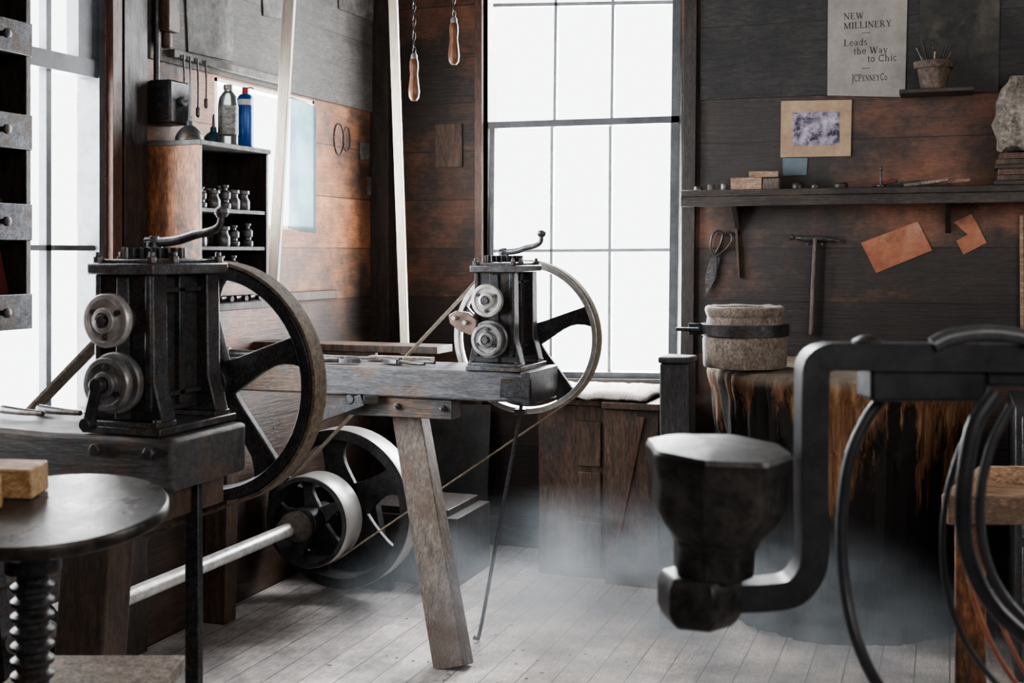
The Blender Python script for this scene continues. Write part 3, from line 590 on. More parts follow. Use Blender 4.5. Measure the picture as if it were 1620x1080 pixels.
G={
'N':(.95,[([(.15,0),(.15,1)],TN),([(.12,1),(.78,0)],TK),([(.78,0),(.78,1)],TN),([(0,1),(.28,1)],SE),([(0,0),(.3,0)],SE),([(.63,1),(.93,1)],SE)]),
'E':(.8,[([(.18,0),(.18,1)],TK),([(0,1),(.7,1)],SE),([(0,0),(.72,0)],SE),([(.18,.52),(.52,.52)],SE),([(.69,1),(.69,.8)],SE),([(.71,0),(.71,.22)],SE),([(.52,.62),(.52,.42)],SE)]),
'W':(1.25,[([(.12,1),(.4,0)],TK),([(.4,0),(.63,.95)],TN),([(.6,1),(.86,0)],TK),([(.86,0),(1.12,1)],TN),([(0,1),(.26,1)],SE),([(.98,1),(1.24,1)],SE)]),
'M':(1.15,[([(.15,0),(.15,1)],TN),([(.15,1),(.54,.05)],TK),([(.54,.05),(.92,1)],TN),([(.95,0),(.95,1)],TK),([(0,1),(.2,1)],SE),([(0,0),(.3,0)],SE),([(.9,1),(1.1,1)],SE),([(.8,0),(1.1,0)],SE)]),
'I':(.42,[([(.2,0),(.2,1)],TK),([(.03,1),(.37,1)],SE),([(.03,0),(.37,0)],SE)]),
'L':(.76,[([(.18,0),(.18,1)],TK),([(0,1),(.36,1)],SE),([(0,0),(.68,0)],SE),([(.67,0),(.67,.24)],SE)]),
'R':(.9,[([(.18,0),(.18,1)],TK),([(0,1),(.4,1)],SE),([(0,0),(.36,0)],SE),(arc(.38,.76,.24,.24,90,-90),.1),([(.18,.52),(.4,.52)],SE),([(.4,.52),(.75,0)],TK),([(.68,0),(.88,0)],SE)]),
'Y':(.9,[([(.12,1),(.44,.48)],TK),([(.44,.48),(.76,1)],TN),([(.44,0),(.44,.5)],TK),([(0,1),(.28,1)],SE),([(.62,1),(.88,1)],SE),([(.28,0),(.6,0)],SE)]),
'C':(.88,[(arc(.46,.5,.38,.48,42,318),.11),([(.76,.98),(.76,.74)],SE)]),
'J':(.48,[([(.28,-.15),(.28,1)],TK),([(.1,1),(.44,1)],SE),(arc(.08,-.15,.2,.2,0,-130),.08)]),
'P':(.8,[([(.18,0),(.18,1)],TK),([(0,1),(.4,1)],SE),([(0,0),(.36,0)],SE),(arc(.38,.73,.27,.27,90,-90),.1),([(.18,.46),(.4,.46)],SE)]),
'e':(.62,[(arc(.3,.34,.24,.32,0,320),.09),([(.06,.37),(.54,.37)],.065)]),
'a':(.62,[(arc(.26,.5,.18,.16,160,0),.075),([(.44,.52),(.44,.06)],.12),([(.44,.0),(.58,.03)],.065),(arc(.27,.19,.19,.17,60,320),.075)]),
'd':(.7,[(arc(.3,.34,.22,.32,0,360),.085),([(.54,0),(.54,1)],.12),([(.42,1),(.56,1)],SE),([(.54,0),(.66,0)],SE)]),
's':(.5,[(arc(.25,.5,.16,.15,50,250),.085),(arc(.25,.18,.17,.17,70,-140),.085)]),
't':(.42,[([(.2,.08),(.2,.88)],.11),([(.04,.64),(.38,.64)],SE),(arc(.3,.1,.1,.1,180,300),.065)]),
'h':(.72,[([(.15,0),(.15,1)],.12),([(.03,1),(.16,1)],SE),([(.03,0),(.28,0)],SE),(arc(.34,.42,.19,.22,160,0),.075),([(.53,0),(.53,.44)],.12),([(.42,0),(.66,0)],SE)]),
'y':(.66,[([(.1,.66),(.33,.02)],.11),([(.56,.66),(.3,-.18)],.065),(arc(.2,-.18,.1,.08,0,-170),.065),([(0,.66),(.22,.66)],SE),([(.44,.66),(.64,.66)],SE)]),
'o':(.66,[(arc(.31,.34,.25,.32,0,360,20),.09)]),
'i':(.34,[([(.17,0),(.17,.66)],.12),([(.05,.66),(.18,.66)],SE),([(.05,0),(.3,0)],SE),([(.17,.82),(.17,.95)],.13)]),
'c':(.56,[(arc(.3,.34,.24,.32,45,315),.09)]),
' ':(.35,[])}
def text(s,px,py,hpx,parent,m,off=.0172,sp=.08,cond=1.,sizes=None):
    h0=hpx/F*5.45; p0=bk(px,py,off); b=B(); x=0
    for ci,ch in enumerate(s):
        k=(sizes[ci] if sizes else 1.); h=h0*k
        w_,st=G[ch]
        for pts,th in st:
            for (ax,ay),(bx,by) in zip(pts,pts[1:]):
                d=V((bx-ax,0,by-ay)); 
                if d.length<1e-5: continue
                n=V((-d.z,0,d.x)).normalized()*th/2; dn=d.normalized()*(.02 if len(pts)>2 else 0)
                A_=V((ax,0,ay))-dn; B_=V((bx,0,by))+dn
                q=[A_+n,A_-n,B_-n,B_+n]
                f=[b.bm.verts.new(p0+V((x+v.x*h*cond,0,v.z*h))) for v in q]; b.bm.faces.new(f)
        x+=(w_+sp)*h*cond
    finish(b,'lettering',m,parent,bevel=0)
INK2=mat('faded_ink',(.028,.024,.022),(.045,.038,.035),8,.8,0,0)
text('NEW',1335,31,9.5,poster,INK2); text('MILLINERY',1335,46,9.5,poster,INK2,sp=.06)
text('Leads',1335,73,10,poster,INK2); text('the Way',1350,86,10,poster,INK2); text('to Chic',1372,98,10,poster,INK2)
text('JCPENNEYCo',1347,129,9.5,poster,INK2,sp=.06,cond=.66,sizes=[1.15,1.1,1.1,.9,.9,.9,.9,.95,1.1,1.0])
for y in (52,108): 
    p=bk(1370,y,.0175); b=B(); b.box(p,(.035,.001,.002)); finish(b,'rule_line',INK2,poster,bevel=0)
ph=wallcard('mounted_photograph',((1236,160),(1348,158),(1346,247),(1235,249)),TANP,'faded photograph on a tan card mount','photograph',.0003,.008)
P=[bk(x,y,.0085) for x,y in ((1254,178),(1328,177),(1328,229),(1254,231))]; b=B(); b.prism(P,(0,-.001,0)); finish(b,'print',LILAC,ph,bevel=0)
wallcard('blue_card',((1238,250),(1278,250),(1276,277),(1239,278)),BLUEP,'small blue card tucked below the mounted photograph','card')
wallcard('dark_picture',((1455,-15),(1582,-15),(1580,146),(1456,146)),DARKPIC,'dark faded printed picture on the wall behind pot','picture',.0125)
wallcard('copper_offcut',((1362,384),(1452,350),(1475,396),(1386,432)),COPPER,'rectangular copper sheet nailed crooked to the wall','copper sheet')
wallcard('copper_offcut',((1508,352),(1536,338),(1545,352),(1561,384),(1524,403),(1513,381),(1531,371)),COPPER,'notched scrap of copper sheet nailed to the wall','copper sheet')
wallcard('wall_notice',((690,197),(732,196),(732,264),(691,265)),CHESTW,'small dark wooden plaque on the corner wall','plaque',.0003,.01)
q=bk(1480,146,.07); b=B(); b.mm((bk(1425,146).x,YB-.18,q.z-.012),(bk(1540,146).x,YB-.0125,q.z+.005)); finish(b,'pot_shelf',DARKWX,label='small dark ledge holding a clay pot',cat='shelf',bevel=.002)
e=empty('tool_pot',(bk(1477,140,.12).x,YB-.115,q.z+.0055),'grey-brown clay pot filled with thin tools','pot'); o=V(e['o'])
b=B(); b.lathe([(0,0),(.052,0),(.068,.09),(.08,.09),(.084,.12),(.076,.12),(.068,.1),(0,.095)],o,Z,28); finish(b,'pot',CLAY,e,bevel=.001)
for i in range(8):
    a=i*.8; b=B(); b.cyl(o+V((.03*math.cos(a),.03*math.sin(a)*.6,.096)),o+V((.07*math.cos(a),.03*math.sin(a),.16+.025*(i%3))),.004,.005,n=8)
    finish(b,'tool_handle',IRON if i%3 else HANDLEW,e,bevel=0)
q=bk(1605,190,.07); b=B(); b.lathe([(0,-.15)]+[(r,h) for r,h in ((.09,-.15),(.105,-.11),(.12,-.05),(.112,0),(.1,.04),(.09,.08),(.08,.11),(.05,.15))]+[(0,.16)],(q.x+.03,YB-.14,q.z),Z,28,.06,7); 
for v in b.bm.verts: v.co+=mn.noise_vector(v.co*16)*.022+mn.noise_vector(v.co*45)*.008
for v in b.bm.verts: v.co.y=min(v.co.y,YB-.013)
pb_=finish(b,'paper_bundle',PLASTER,label='crumpled brown paper bundle above a stack of boards',cat='paper bundle',bevel=0,ang=20)
z=zs+.001; q=bk(1600,280,.1)
for i in range(6):
    hh=.018+.004*(i%3); b=B(); b.box((q.x+.03+.008*((i*7)%3),YB-.095,z+hh/2),(.2-.01*(i%2),.14,hh)); z+=hh+.0005
    finish(b,'flat_board',(DARKWX,CHESTW,REDW)[i%3],label='thin dark board in a stack on the wall shelf',cat='board',group='stacked boards on the wall shelf',bevel=.002)
pb_.location.z=z
def blk(px0,px1,h,dp,m,name,label,cat,yo=.03,rz=0,z=zs):
    a=atY((px0+px1)/2,290,YB-.1-.0).x; w=(px1-px0)/F*5.5
    b=B(); b.box((a,YB-yo-dp/2,z+.0005+h/2),(w,dp,h),Matrix.Rotation(rz,3,'Z')); return finish(b,name,m,label=label,cat=cat,bevel=.002)
blk(1158,1206,.055,.08,TANW,'wood_block','rough tan wood block sitting on the wall shelf','block',.06,.05)
blk(1209,1234,.05,.07,LEGW,'wood_block','greyish wood block beside the tan block','block',.07)
blk(1185,1230,.028,.05,TANW,'wood_offcut','small tan offcut resting on the wood blocks','block',.06,.12,zs+.056)
for i,(px,w,h,m) in enumerate(((1105,14,.02,IRON2),(1125,12,.028,GREYP),(1145,10,.03,STEELD),(1262,20,.03,IRON),(1290,14,.022,IRON2),(1330,22,.026,DARKWX))):
    o=V((atY(px,290,YB-.1).x,YB-.1,zs+.0005)); r=w/F*5.5/2
    b=B(); b.lathe([(0,0),(r*.9,0),(r,.004),(r,h*.7),(r*.8,h),(0,h)],o,Z,18); finish(b,'small_tin',m,label='small round dark tin on the wall shelf',cat='tin',group='small tins on the wall shelf',bevel=0)
for i,(pa_,pb_2,zz,m) in enumerate(((1370,1455,.008,IRON2),(1400,1480,.008,DARKWX),(1440,1535,.008,TANW),(1430,1500,.008,KEGW),(1380,1420,.008,REDD))):
    x0=atY(pa_,290,YB-.1).x; x1=atY(pb_2,290,YB-.1).x; yy=YB-.03-.03*i
    b=B(); b.beam((x0,yy,zs+zz),(x1,yy-.01,zs+zz+.02),.022,.014); finish(b,'wooden_stick',m,label='loose stick or file lying on the wall shelf',cat='stick',group='loose sticks on the wall shelf')
o=V((atY(1406,290,YB-.12).x-.03,YB-.165,zs+.001)); b=B(); b.cyl(o,o+Z*.07,.005,n=8); b.lathe([(0,0),(.02,0),(.02,.008),(0,.01)],o,Z,16); b.lathe([(0,.07),(.008,.072),(.008,.085),(0,.09)],o,Z,12); finish(b,'spindle',IRON,label='small upright iron spindle standing on the shelf',cat='spindle')
def hp(px,py,o=.02): return bk(px,py,o)
def nail(px,py,e,l=.04):
    p=bk(px,py,0); b=B(); b.cyl(p,p-Y*l,.003,n=8); b.cyl(p-Y*l,p-Y*(l+.002),.006,n=8); finish(b,'nail',IRON2,e,bevel=0)
e=empty('tin_snips',hp(1127,470),'large iron tin snips hanging on the sooty wall','snips')
b=B(); b.prism([hp(1131,405,.014),hp(1140,408,.014),hp(1130,440,.014),hp(1117,470,.014),hp(1121,435,.014)],(0,-.006,0)); finish(b,'blade',IRON2,e)
b=B(); b.prism([hp(1124,408,.022),hp(1134,404,.022),hp(1134,438,.022),hp(1117,468,.022),hp(1116,440,.022)],(0,-.005,0)); finish(b,'blade',IRON2,e)
b=B(); b.tube([hp(x,y,.018) for x,y in ((1133,406),(1147,395),(1158,380),(1154,368),(1146,372),(1144,385),(1135,400))],.005,8,5); finish(b,'handle',IRON,e,bevel=0)
b=B(); b.tube([hp(x,y,.024) for x,y in ((1129,406),(1124,390),(1127,372),(1135,365),(1143,370),(1140,385),(1132,400))],.005,8,5); finish(b,'handle',IRON,e,bevel=0)
nail(1135,370,e,.03)
e=empty('hammer',hp(1284,530),'slim wooden-handled riveting hammer hanging on wall','hammer')
b=B(); b.beam(hp(1290,376,.03),hp(1283,530,.03),.018,.03,up=Y,w1=.02,h1=.036); finish(b,'handle',LEGW,e,bevel=.006)
b=B(); b.tube([hp(1252,375,.03),hp(1275,377,.03),hp(1300,377,.03),hp(1328,381,.03)],[.006,.012,.012,.006],10,5); b.cyl(hp(1250,375,.03),hp(1256,375,.03),.013,n=14); finish(b,'head',IRON2,e)
nail(1278,386,e); nail(1302,386,e)
b=B(); b.beam(hp(1164,332,.008),hp(1170,440,.008),.012,.03,up=Y,h1=.045); finish(b,'flat_file',LEGD,label='long dark flat file hanging below the shelf',cat='file')
b=B(); b.beam(hp(1616,340,.009),hp(1617,525,.009),.015,.03,up=Y); finish(b,'hanging_strip',TANW,label='narrow tan wooden strip hanging on the wall',cat='strip')
# ------------------------------------------------------------ stump, keg, post
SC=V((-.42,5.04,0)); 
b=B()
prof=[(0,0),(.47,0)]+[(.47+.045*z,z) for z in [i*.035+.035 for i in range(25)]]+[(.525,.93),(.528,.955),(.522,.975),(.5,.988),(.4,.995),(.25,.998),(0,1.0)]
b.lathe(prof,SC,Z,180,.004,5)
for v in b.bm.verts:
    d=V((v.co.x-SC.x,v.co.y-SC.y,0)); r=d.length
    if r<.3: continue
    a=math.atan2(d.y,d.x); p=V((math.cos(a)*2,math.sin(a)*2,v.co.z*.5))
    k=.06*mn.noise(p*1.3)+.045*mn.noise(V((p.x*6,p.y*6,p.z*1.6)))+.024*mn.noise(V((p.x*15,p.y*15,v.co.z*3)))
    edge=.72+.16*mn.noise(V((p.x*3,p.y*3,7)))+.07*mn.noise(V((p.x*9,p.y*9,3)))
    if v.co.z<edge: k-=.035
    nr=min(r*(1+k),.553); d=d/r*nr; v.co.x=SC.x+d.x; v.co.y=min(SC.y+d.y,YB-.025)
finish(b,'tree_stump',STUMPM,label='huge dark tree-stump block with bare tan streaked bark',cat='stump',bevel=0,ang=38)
kc=V((W(1180,578,4.78).x,4.78,1.001))
e=empty('wooden_keg',kc,'short hollow wooden block bound with an iron clamp','keg')
b=B(); b.lathe([(0,0),(.16,0),(.164,.01),(.165,.105),(.16,.125),(.155,.14),(.148,.20),(.152,.205),(.158,.225),(.155,.235),(.145,.24),(.11,.236),(.105,.21),(.1,.12),(0,.12)],kc,Z,64,.008,2)
for v in b.bm.verts:
    if v.co.z>kc.z+.01: v.co+=mn.noise_vector(v.co*22)*.005
finish(b,'block',KEGW,e,bevel=.001)
b=B(); b.lathe([(.152,.125),(.172,.125),(.172,.17),(.152,.17),(.152,.125)],kc,Z,48); 
s_=kc+V((-.165,-.06,.148)); b.box(s_+V((-.02,0,0)),(.05,.02,.045)); b.cyl(s_+V((-.04,-.03,0)),s_+V((-.04,.03,0)),.01,n=8); b.cyl(s_+V((-.0,-.03,0.0)),s_+V((-.09,-.03,.0)),.008,n=8)
finish(b,'iron_clamp',IRON,e,bevel=.001)
b=B(); q0=W(1078,572,4.72); b.mm((q0.x-.065,4.56,0),(q0.x+.05,4.70,q0.z)); b.mm((q0.x-.07,4.55,q0.z),(q0.x+.055,4.71,q0.z+.025)); b.rough(.004,9)
for v in b.bm.verts: v.co.z=max(0,v.co.z)
finish(b,'upright_block',mat('dark_post_wood',(.014,.014,.016),(.06,.058,.058),9,.6,0,.6,(5,5,.7),bd=.006),label='dark upright timber post standing beside the stump',cat='post',bevel=.008)
b=B(); b.lathe([(0,0),(.028,0),(.03,.012),(.015,.02),(.012,.03),(0,.03)],(SC.x+.15,SC.y-.3,1.001),Z,18); finish(b,'iron_die',IRON2,label='small iron die resting on the stump top',cat='die')
b=B(); b.box((SC.x+.3,SC.y-.2,1.01),(.18,.05,.016),Matrix.Rotation(.3,3,'Z')); b.box((SC.x+.38,SC.y-.17,1.02),(.05,.08,.03),Matrix.Rotation(.3,3,'Z')); finish(b,'iron_plate_tool',IRON2,label='flat iron bar tool lying across the stump',cat='tool',bevel=.003)
# chest under window
xa=atY(852,700,5.15).x; xc=atY(1048,700,5.15).x; xm=atY(962,700,5.15).x; y0=5.15; h=.80
e=empty('wooden_chest',((xa+xc)/2,5.35,0),'worn dark wooden block chest beneath the window','chest')
b=B(); b.mm((xa,y0,0),(xm,5.55,h-.03)); b.rough(.006,7,8,3)
for v in b.bm.verts: v.co.z=max(0,v.co.z)
finish(b,'body',CHESTW,e,bevel=.004)
b=B(); b.mm((xm+.002,y0-.07,0),(xc,5.55,h-.03)); b.rough(.006,7,8,9)
for v in b.bm.verts: v.co.z=max(0,v.co.z)
finish(b,'side_box',CHESTW,e,bevel=.004)
b=B(); b.mm((xa-.01,y0-.02,h-.03),(xc+.01,5.55,h)); b.mm((xm-.005,y0-.09,h-.03),(xc+.01,y0-.019,h)); finish(b,'lid',CHESTW,e,bevel=.004)
for i in range(3):
    za=.05+i*.225; b=B(); b.mm((xm-.14,y0-.014,za),(xm-.03,y0+.005,za+.2)); finish(b,'drawer',CHESTW,e,bevel=.004)
b=B(); b.prism([(xm+.03,y0-.078,.1),(xm+.05,y0-.078,.1),(xc-.06,y0-.078,h-.06),(xc-.09,y0-.078,h-.06)],(0,.012,0)); finish(b,'brace_slat',REDW,e,bevel=.002)
b=B(); n=36; mgrid=14
L=[[None]*(mgrid+1) for _ in range(n+1)]; rr=random.Random(3)
for i in range(n+1):
    for j in range(mgrid+1):
        u=i/n; v=j/mgrid; ed=min(u,1-u,.06)/.06*min(v,1-v,.12)/.12; nz=mn.noise(V((u*9,v*4,0)))*.011+mn.noise(V((u*26,v*12,5)))*.006
        L[i][j]=b.bm.verts.new((xa-.01+(xc-xa-.04)*u+.01*mn.noise(V((v*6,0,1)))*(1 if i in(0,n) else 0), 5.07+.44*v+(.018*mn.noise(V((u*11,3,0))) if j==0 else 0), h+.019+.022*ed**.5+max(-.006,nz)))
for i in range(n):
    for j in range(mgrid): b.bm.faces.new((L[i][j],L[i+1][j],L[i+1][j+1],L[i][j+1]))
ob=finish(b,'folded_sack',CLOTH,label='rumpled pale sackcloth folded over the chest top',cat='sack',bevel=0,ang=80)
md=ob.modifiers.new('t','SOLIDIFY'); md.thickness=.012; md.offset=-1
P=[bk(678,640,.04),bk(778,640,.04),bk(778,812,.04),bk(678,812,.04)]
b=B(); P[2].z=P[3].z=.001; P[2].y=P[3].y=YB-.12; b.prism(P,(0,-.01,0)); finish(b,'sheet_metal',mat('dull_sheet_metal',(.045,.047,.05),(.11,.115,.12),5,.45,.4,.15),label='dull grey metal sheet leaning on the back wall',cat='metal sheet',bevel=.001)
b=B(); b.mm((-2.72,4.80,0),(-2.0,5.2,.3)); b.mm((-2.70,4.82,.3),(-2.05,5.18,.33)); finish(b,'floor_crate',DARKW,label='low dark wooden crate on floor by the pulleys',cat='crate',bevel=.004)
# debris
CHIPW=mat('chip_wood',(.2,.17,.14),(.5,.45,.4),30,.8,0,.1)
b=B(); rr=random.Random(8)
for i in range(90):
    cx,cy,rad_=((-1.35,3.75,.3),(-1.7,4.0,.35),(-1.1,3.9,.5))[i%3]
    x=cx+rr.gauss(0,rad_*.6); y=cy+rr.gauss(0,rad_*.5); s_=rr.uniform(.003,.009)
    if y>5 or y<2.8 or x<-2.2: continue
    b.box((x,y,.0025),(s_*rr.uniform(1,2.2),s_,.003),Matrix.Rotation(rr.uniform(0,3),3,'Z'))
finish(b,'wood_chips',CHIPW,label='scattered small wood chips and scraps on the floor',cat='wood chips',kind='stuff',bevel=0)

# ------------------------------------------------------------ round table
tc=W(83,806,1.95); rt=.182
e=empty('round_stand',(tc.x,tc.y,0),'round oily dark-topped stand on a screw post','stand')
Rm=Matrix.Rotation(math.radians(7),3,rgt); ax=Rm@Z
b=B(); b.lathe([(0,-.03),(.06,-.03),(rt*.94,-.022),(rt,-.016),(rt,0),(rt*.985,.004),(0,.004)],tc,ax,72); finish(b,'table_top',TABLEM,e,bevel=.001)
prof=[(0,0),(.036,0)]
z=.02
while z<tc.z-.12: prof+= [(.034,z),(.026,z+.006),(.026,z+.012),(.034,z+.018)]; z+=.024
pc=V((tc.x-.04,tc.y+.0,0)); zz=tc.z-.03
prof+=[(.045,z),(.045,zz-.03),(.06,zz-.02),(.06,zz),(0,zz)]
b=B(); b.lathe(prof,(pc.x,pc.y,0),Z,24); finish(b,'screw_post',IRON,e,bevel=0)
b=B(); b.lathe([(0,0),(.2,0),(.2,.02),(.06,.05),(0,.05)],(pc.x,pc.y,0),Z,32); finish(b,'foot',IRON,e)
def tblk(px,py,size,rz,m,label):
    r=ray(px,py); d=(tc+ax*.0045-CAM).dot(ax)/r.dot(ax); p=CAM+r*d
    b=B(); R=Rm@Matrix.Rotation(rz,3,'Z'); b.box(p+ax*(size[2]/2+.0005),size,R); finish(b,'wood_block',m,label=label,cat='block',bevel=.003)
tblk(22,780,(.095,.06,.05),.25,LIGHTW,'light planed wooden block on the round stand')
tblk(-22,800,(.05,.05,.045),.7,LIGHTW,'small light wooden offcut lying on the round stand')
q=W(150,1060,2.3); 
e=empty('low_bench',(q.x,q.y,0),'low pale-edged plank bench beside the round stand','bench'); R=Matrix.Rotation(.35,3,'Z')
b=B(); b.box((q.x,q.y,q.z-.015),(.30,.18,.03),R); finish(b,'top',KEGW,e,bevel=.004)
for sx in (-1,1):
    b=B(); p=V((q.x,q.y,0))+R@V((sx*.11,0,0)); b.box((p.x,p.y,(q.z-.03)/2),(.04,.12,q.z-.03),R); finish(b,'leg',KEGW,e,bevel=.003)
for px,py,L in ((20,665,.2),(60,668,.16)):
    q=atY(px,py,2.3); zz=bz1+.015; b=B(); b.tube([(q.x-.05,2.3+px*.001,zz),(q.x+.03,2.28+px*.001,zz),(q.x+.1,2.27+px*.001,zz)],[.011,.007],8,4); finish(b,'chisel',STEELD,label='short steel chisel lying on the beam bench',cat='chisel')
q=atY(14,640,2.25); b=B(); b.lathe([(0,0),(.02,0),(.022,.02),(.015,.05),(.02,.07),(.012,.09),(0,.09)],(q.x-.02,2.2,bz1+.003),Z,18); finish(b,'wooden_peg',TANW,label='turned wooden peg standing on the beam bench',cat='peg',bevel=0)

# ------------------------------------------------------------ foreground stand right
D=1.6
def w(px,py,d=D): return W(px,py,d)
xo=w(1660,575)
e=empty('swing_arm_vise',(xo.x,xo.y,0),'black cast-iron cup tool on a curved swing arm','swing arm')
b=B(); b.rect([w(1680,566),w(1500,564),w(1340,563),w(1306,564),w(1287,576),w(1284,610),w(1283,700),w(1283,800),w(1284,860),w(1277,900),w(1252,930),w(1212,938),w(1170,940),w(1120,942)],.045,.036,fwd,5)
finish(b,'curved_arm',BLACKPAINT,e,bevel=.006)
b=B(); b.beam(w(1366,593,D+.02),w(1546,593,D+.02),.07,.064); b.beam(w(1546,585,D+.02),w(1700,585,D+.02),.06,.04); finish(b,'arm_beam',BLACKPAINT,e,bevel=.005)
b=B(); b.lathe([(0,0),(.02,0),(.022,.01),(.012,.016),(0,.018)],w(1375,550),Z,20); finish(b,'arm_bolt',IRON2,e,bevel=0)
cu=w(1128,905); sc=D/F
CUPM=mat('worn_black_casting',(.014,.014,.015),(.06,.056,.053),10,.4,.3,.6,bd=.004)
prof=[(0,0)]+[(r*sc,(905-y)*sc) for r,y in ((60,905),(62,900),(62,862),(66,856),(68,848),(90,822),(98,806),(101,798),(104,760),(108,738),(112,724),(113,712),(109,705),(60,701))]+[(0,205*sc)]
axc=(Z+rgt*.04-fwd*.05).normalized()
b=B(); b.lathe(prof,cu,axc,60,.010,4)
for v in b.bm.verts:
    d=v.co-cu; hh=d.dot(axc); lat=d-axc*hh; r=lat.length
    if r>.01:
        a=math.atan2(lat.dot(fwd),lat.dot(rgt))+.35
        seg=math.pi/4; am=(a%seg)-seg/2; sq=math.cos(seg/2)/math.cos(am)*1.03   # octagonal casting
        v.co=cu+axc*hh+lat*(1+(sq-1)*.95)
    v.co+=mn.noise_vector(v.co*18)*.002
finish(b,'cup_head',CUPM,e,bevel=0,ang=24)
b=B(); b.lathe([(0,-.068),(.042,-.068),(.052,-.058),(.058,-.045),(.058,-.012),(.052,0),(0,0)],cu+rgt*-.018,Z,6); finish(b,'foot_block',CUPM,e,bevel=.003,ang=25)
px_=w(1690,600); b=B(); b.cyl((px_.x,px_.y,0),(px_.x,px_.y,px_.z+.03),.035,n=24); b.lathe([(0,0),(.16,0),(.16,.02),(.05,.04),(0,.04)],(px_.x,px_.y,0),Z,32); finish(b,'stand_post',IRON,e)
def hose(P,r,m,label,sub=8):
    b=B(); b.tube([w(*p) for p in P],r,14,sub); finish(b,'hose',m,label=label,cat='hose',bevel=0)
hose([(1396,630,1.63),(1370,665,1.63),(1343,730,1.63),(1331,830,1.63),(1337,930,1.62),(1358,1020,1.6),(1400,1100,1.6),(1480,1190,1.6)],.008,RUBBER,'black rubber hose looping down from the arm beam')
hose([(1575,620,1.5),(1540,680,1.5),(1524,790,1.5),(1533,880,1.5),(1573,960,1.5),(1650,1030,1.5)],.0105,RUBBER,'thick black rubber hose coil looping beside tray')
hose([(1600,640,1.47),(1566,710,1.47),(1550,800,1.47),(1562,890,1.47),(1602,960,1.47),(1680,1030,1.47)],.006,RUBBER,'medium black rubber hose in the hanging coil')
hose([(1560,630,1.56),(1512,730,1.56),(1492,830,1.56),(1498,930,1.56),(1530,1020,1.56),(1600,1110,1.56)],.004,RUBBER,'thin black cable hanging in the hose coil')
hose([(1475,546,1.58),(1505,533,1.58),(1560,526,1.58),(1620,533,1.57),(1700,556,1.55)],.011,mat('grey_hose',(.05,.052,.056),(.1,.105,.11),20,.35,0,.1),'grey ribbed hose draped across the arm beam')
hose([(1530,900,1.7),(1545,960,1.7),(1580,1040,1.7),(1630,1110,1.7)],.0035,COPPER,'thin copper wire curving down by the tray post')
hose([(1560,930,1.66),(1590,1000,1.66),(1620,1060,1.66),(1660,1120,1.66)],.003,COPPER,'second thin copper wire beside the hoses')
# tray table
d=2.25
e=empty('tray_stand',(W(1620,800,d+.1).x,W(1620,800,d+.1).y,0),'weathered pine tray table with raised edges','tray')
zt_=W(1500,782,d).z
A=W(1498,800,d); Dq=W(1556,800,d+.3); C=W(1720,800,d+.3); Bq=A+(C-Dq)
for P_ in (A,Bq,C,Dq): P_.z=zt_-.028
for p_,q_ in ((A,Bq),(Bq,C),(C,Dq),(Dq,A)):
    b=B(); b.beam(p_,q_,.02,.055); finish(b,'tray_edge',TRAYW,e,bevel=.003)
b=B(); b.prism([v-Z*.02 for v in (A,Bq,C,Dq)],(0,0,.012)); finish(b,'tray_bottom',TRAYW,e,bevel=0)
l0=A+rgt*.055+fwd*.03; b=B(); b.beam((l0.x,l0.y,zt_-.056),(l0.x,l0.y,0),.055,.05,up=Y); finish(b,'leg',ORANGEW,e,bevel=.003)
l0=C-rgt*.05-fwd*.05; b=B(); b.beam((l0.x,l0.y,zt_-.056),(l0.x,l0.y,0),.055,.05,up=Y); finish(b,'leg',ORANGEW,e,bevel=.003)
p=atY(1606,700,4.4); e=empty('iron_cabinet',(p.x+.25,4.6,0),'dark grey iron drawer cabinet against the wall','cabinet')
b=B(); b.mm((p.x,4.4,0),(p.x+.5,4.9,.93)); finish(b,'body',IRON,e,bevel=.004)
for i in range(4):
    b=B(); b.mm((p.x+.02,4.385,.05+i*.22),(p.x+.48,4.4,.24+i*.22)); finish(b,'drawer',IRON2,e,bevel=.003)

# ------------------------------------------------------------ low floor haze (real smoke volume)
m=bpy.data.materials.new('floor_haze'); m.use_nodes=True; nt=m.node_tree; nt.nodes.remove(nt.nodes['Principled BSDF'])
vs=nt.nodes.new('ShaderNodeVolumeScatter'); vs.inputs['Color'].default_value=(.82,.91,1,1); vs.inputs['Anisotropy'].default_value=.0
co=objc(nt); sp=nt.nodes.new('ShaderNodeSeparateXYZ'); nt.links.new(co,sp.inputs[0])
n1=noise(nt,mapping(nt,co,(1,1,1.6)),2.6,4,.62)
HX,HY,RX,RY,HZ=-1.0,4.22,1.42,.92,.62
dx=M(nt,'DIVIDE',M(nt,'SUBTRACT',sp.outputs[0],HX),RX); dy=M(nt,'DIVIDE',M(nt,'SUBTRACT',sp.outputs[1],HY),RY); dz=M(nt,'DIVIDE',sp.outputs[2],HZ)
rr=M(nt,'ADD',M(nt,'ADD',M(nt,'MULTIPLY',dx,dx),M(nt,'MULTIPLY',dy,dy)),M(nt,'MULTIPLY',dz,dz)); rf=M(nt,'POWER',M(nt,'SUBTRACT',1,rr,True),1.6)
dn=M(nt,'MULTIPLY',rf,M(nt,'MULTIPLY',M(nt,'SUBTRACT',n1,.40,True),11.))
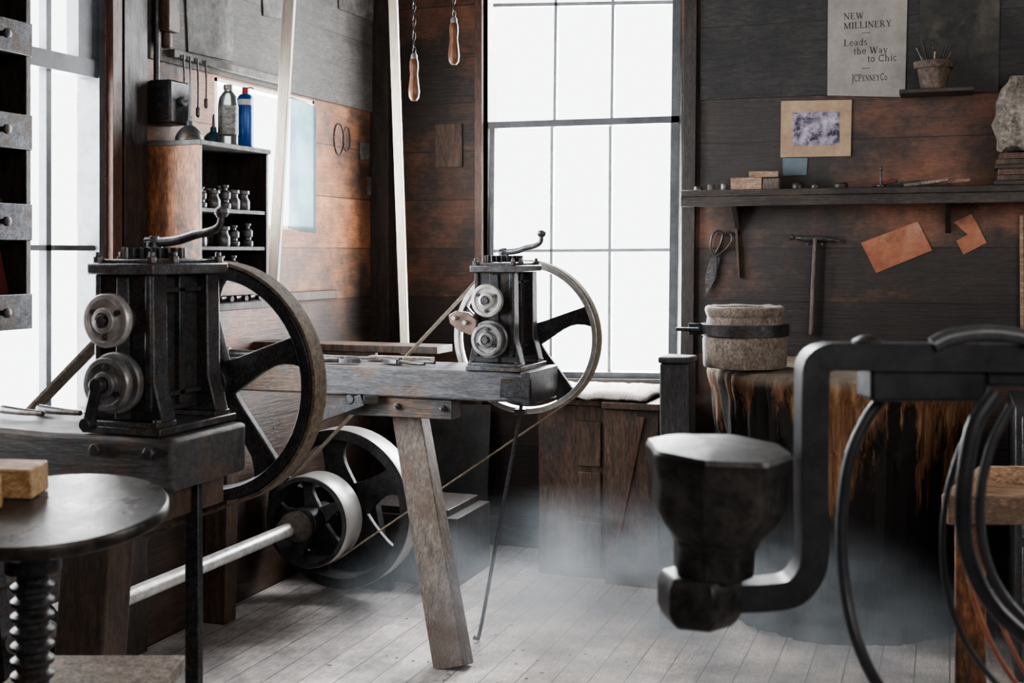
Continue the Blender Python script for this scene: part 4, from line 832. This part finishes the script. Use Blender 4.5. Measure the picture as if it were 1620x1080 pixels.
nt.links.new(dn,vs.inputs['Density']); nt.links.new(vs.outputs[0],nt.nodes['Material Output'].inputs['Volume'])
b=B(); prof=[(0,.003)]+[(math.cos(math.radians(a))*1.0,max(.003,math.sin(math.radians(a))*HZ)) for a in (0,15,30,45,60,75)]+[(0,HZ)]
b.lathe(prof,(0,0,0),Z,32)
for v in b.bm.verts: v.co.x=v.co.x*RX+HX; v.co.y=v.co.y*RY+HY
finish(b,'haze',m,label='thin bluish smoke haze drifting low over the floor',cat='haze',kind='stuff',bevel=0,origin=(0,0,0))

# ------------------------------------------------------------ lights
def area(name,loc,rot,sx,sy,pw,col=(1,1,1)):
    l=bpy.data.lights.new(name,'AREA'); l.shape='RECTANGLE'; l.size=sx; l.size_y=sy; l.energy=pw; l.color=col
    o=bpy.data.objects.new(name,l); S.collection.objects.link(o); o.location=loc; o.rotation_euler=rot; return o
area('sky_light_back',((wx0+wx1)/2,YB+.5,2.0),(math.radians(-90),0,0),2.6,3.2,580,(.97,.985,1))
area('sky_light_left',(XL-.5,2.7,2.0),(0,math.radians(-90),0),3.4,3.6,640,(.97,.985,1))
area('sky_light_small',(XL-.25,4.6,1.9),(0,math.radians(-90),0),.9,1.0,45,(.97,.99,1))
area('room_fill',(1.2,-1.2,2.6),(math.radians(65),0,math.radians(25)),2.6,1.4,52,(1,.95,.9))
area('added_right_fill',(2.2,2.6,2.2),(0,math.radians(80),0),1.4,1.6,38,(1,.97,.94))  # added fill light; the right wall has no window
wd=bpy.data.worlds.new('world'); S.world=wd; wd.use_nodes=True; nt=wd.node_tree
nt.nodes['Background'].inputs[0].default_value=(.96,.98,1,1); nt.nodes['Background'].inputs[1].default_value=3.
# ------------------------------------------------------------ camera
cd=bpy.data.cameras.new('camera'); co_=bpy.data.objects.new('camera',cd); S.collection.objects.link(co_); S.camera=co_
co_.location=CAM; co_.rotation_euler=(math.radians(90),0,ya); cd.sensor_width=36; cd.lens=F/1620*36; cd.shift_y=-140/1620
cd.clip_start=.05; cd.dof.use_dof=True; cd.dof.focus_distance=4.3; cd.dof.aperture_fstop=5.6
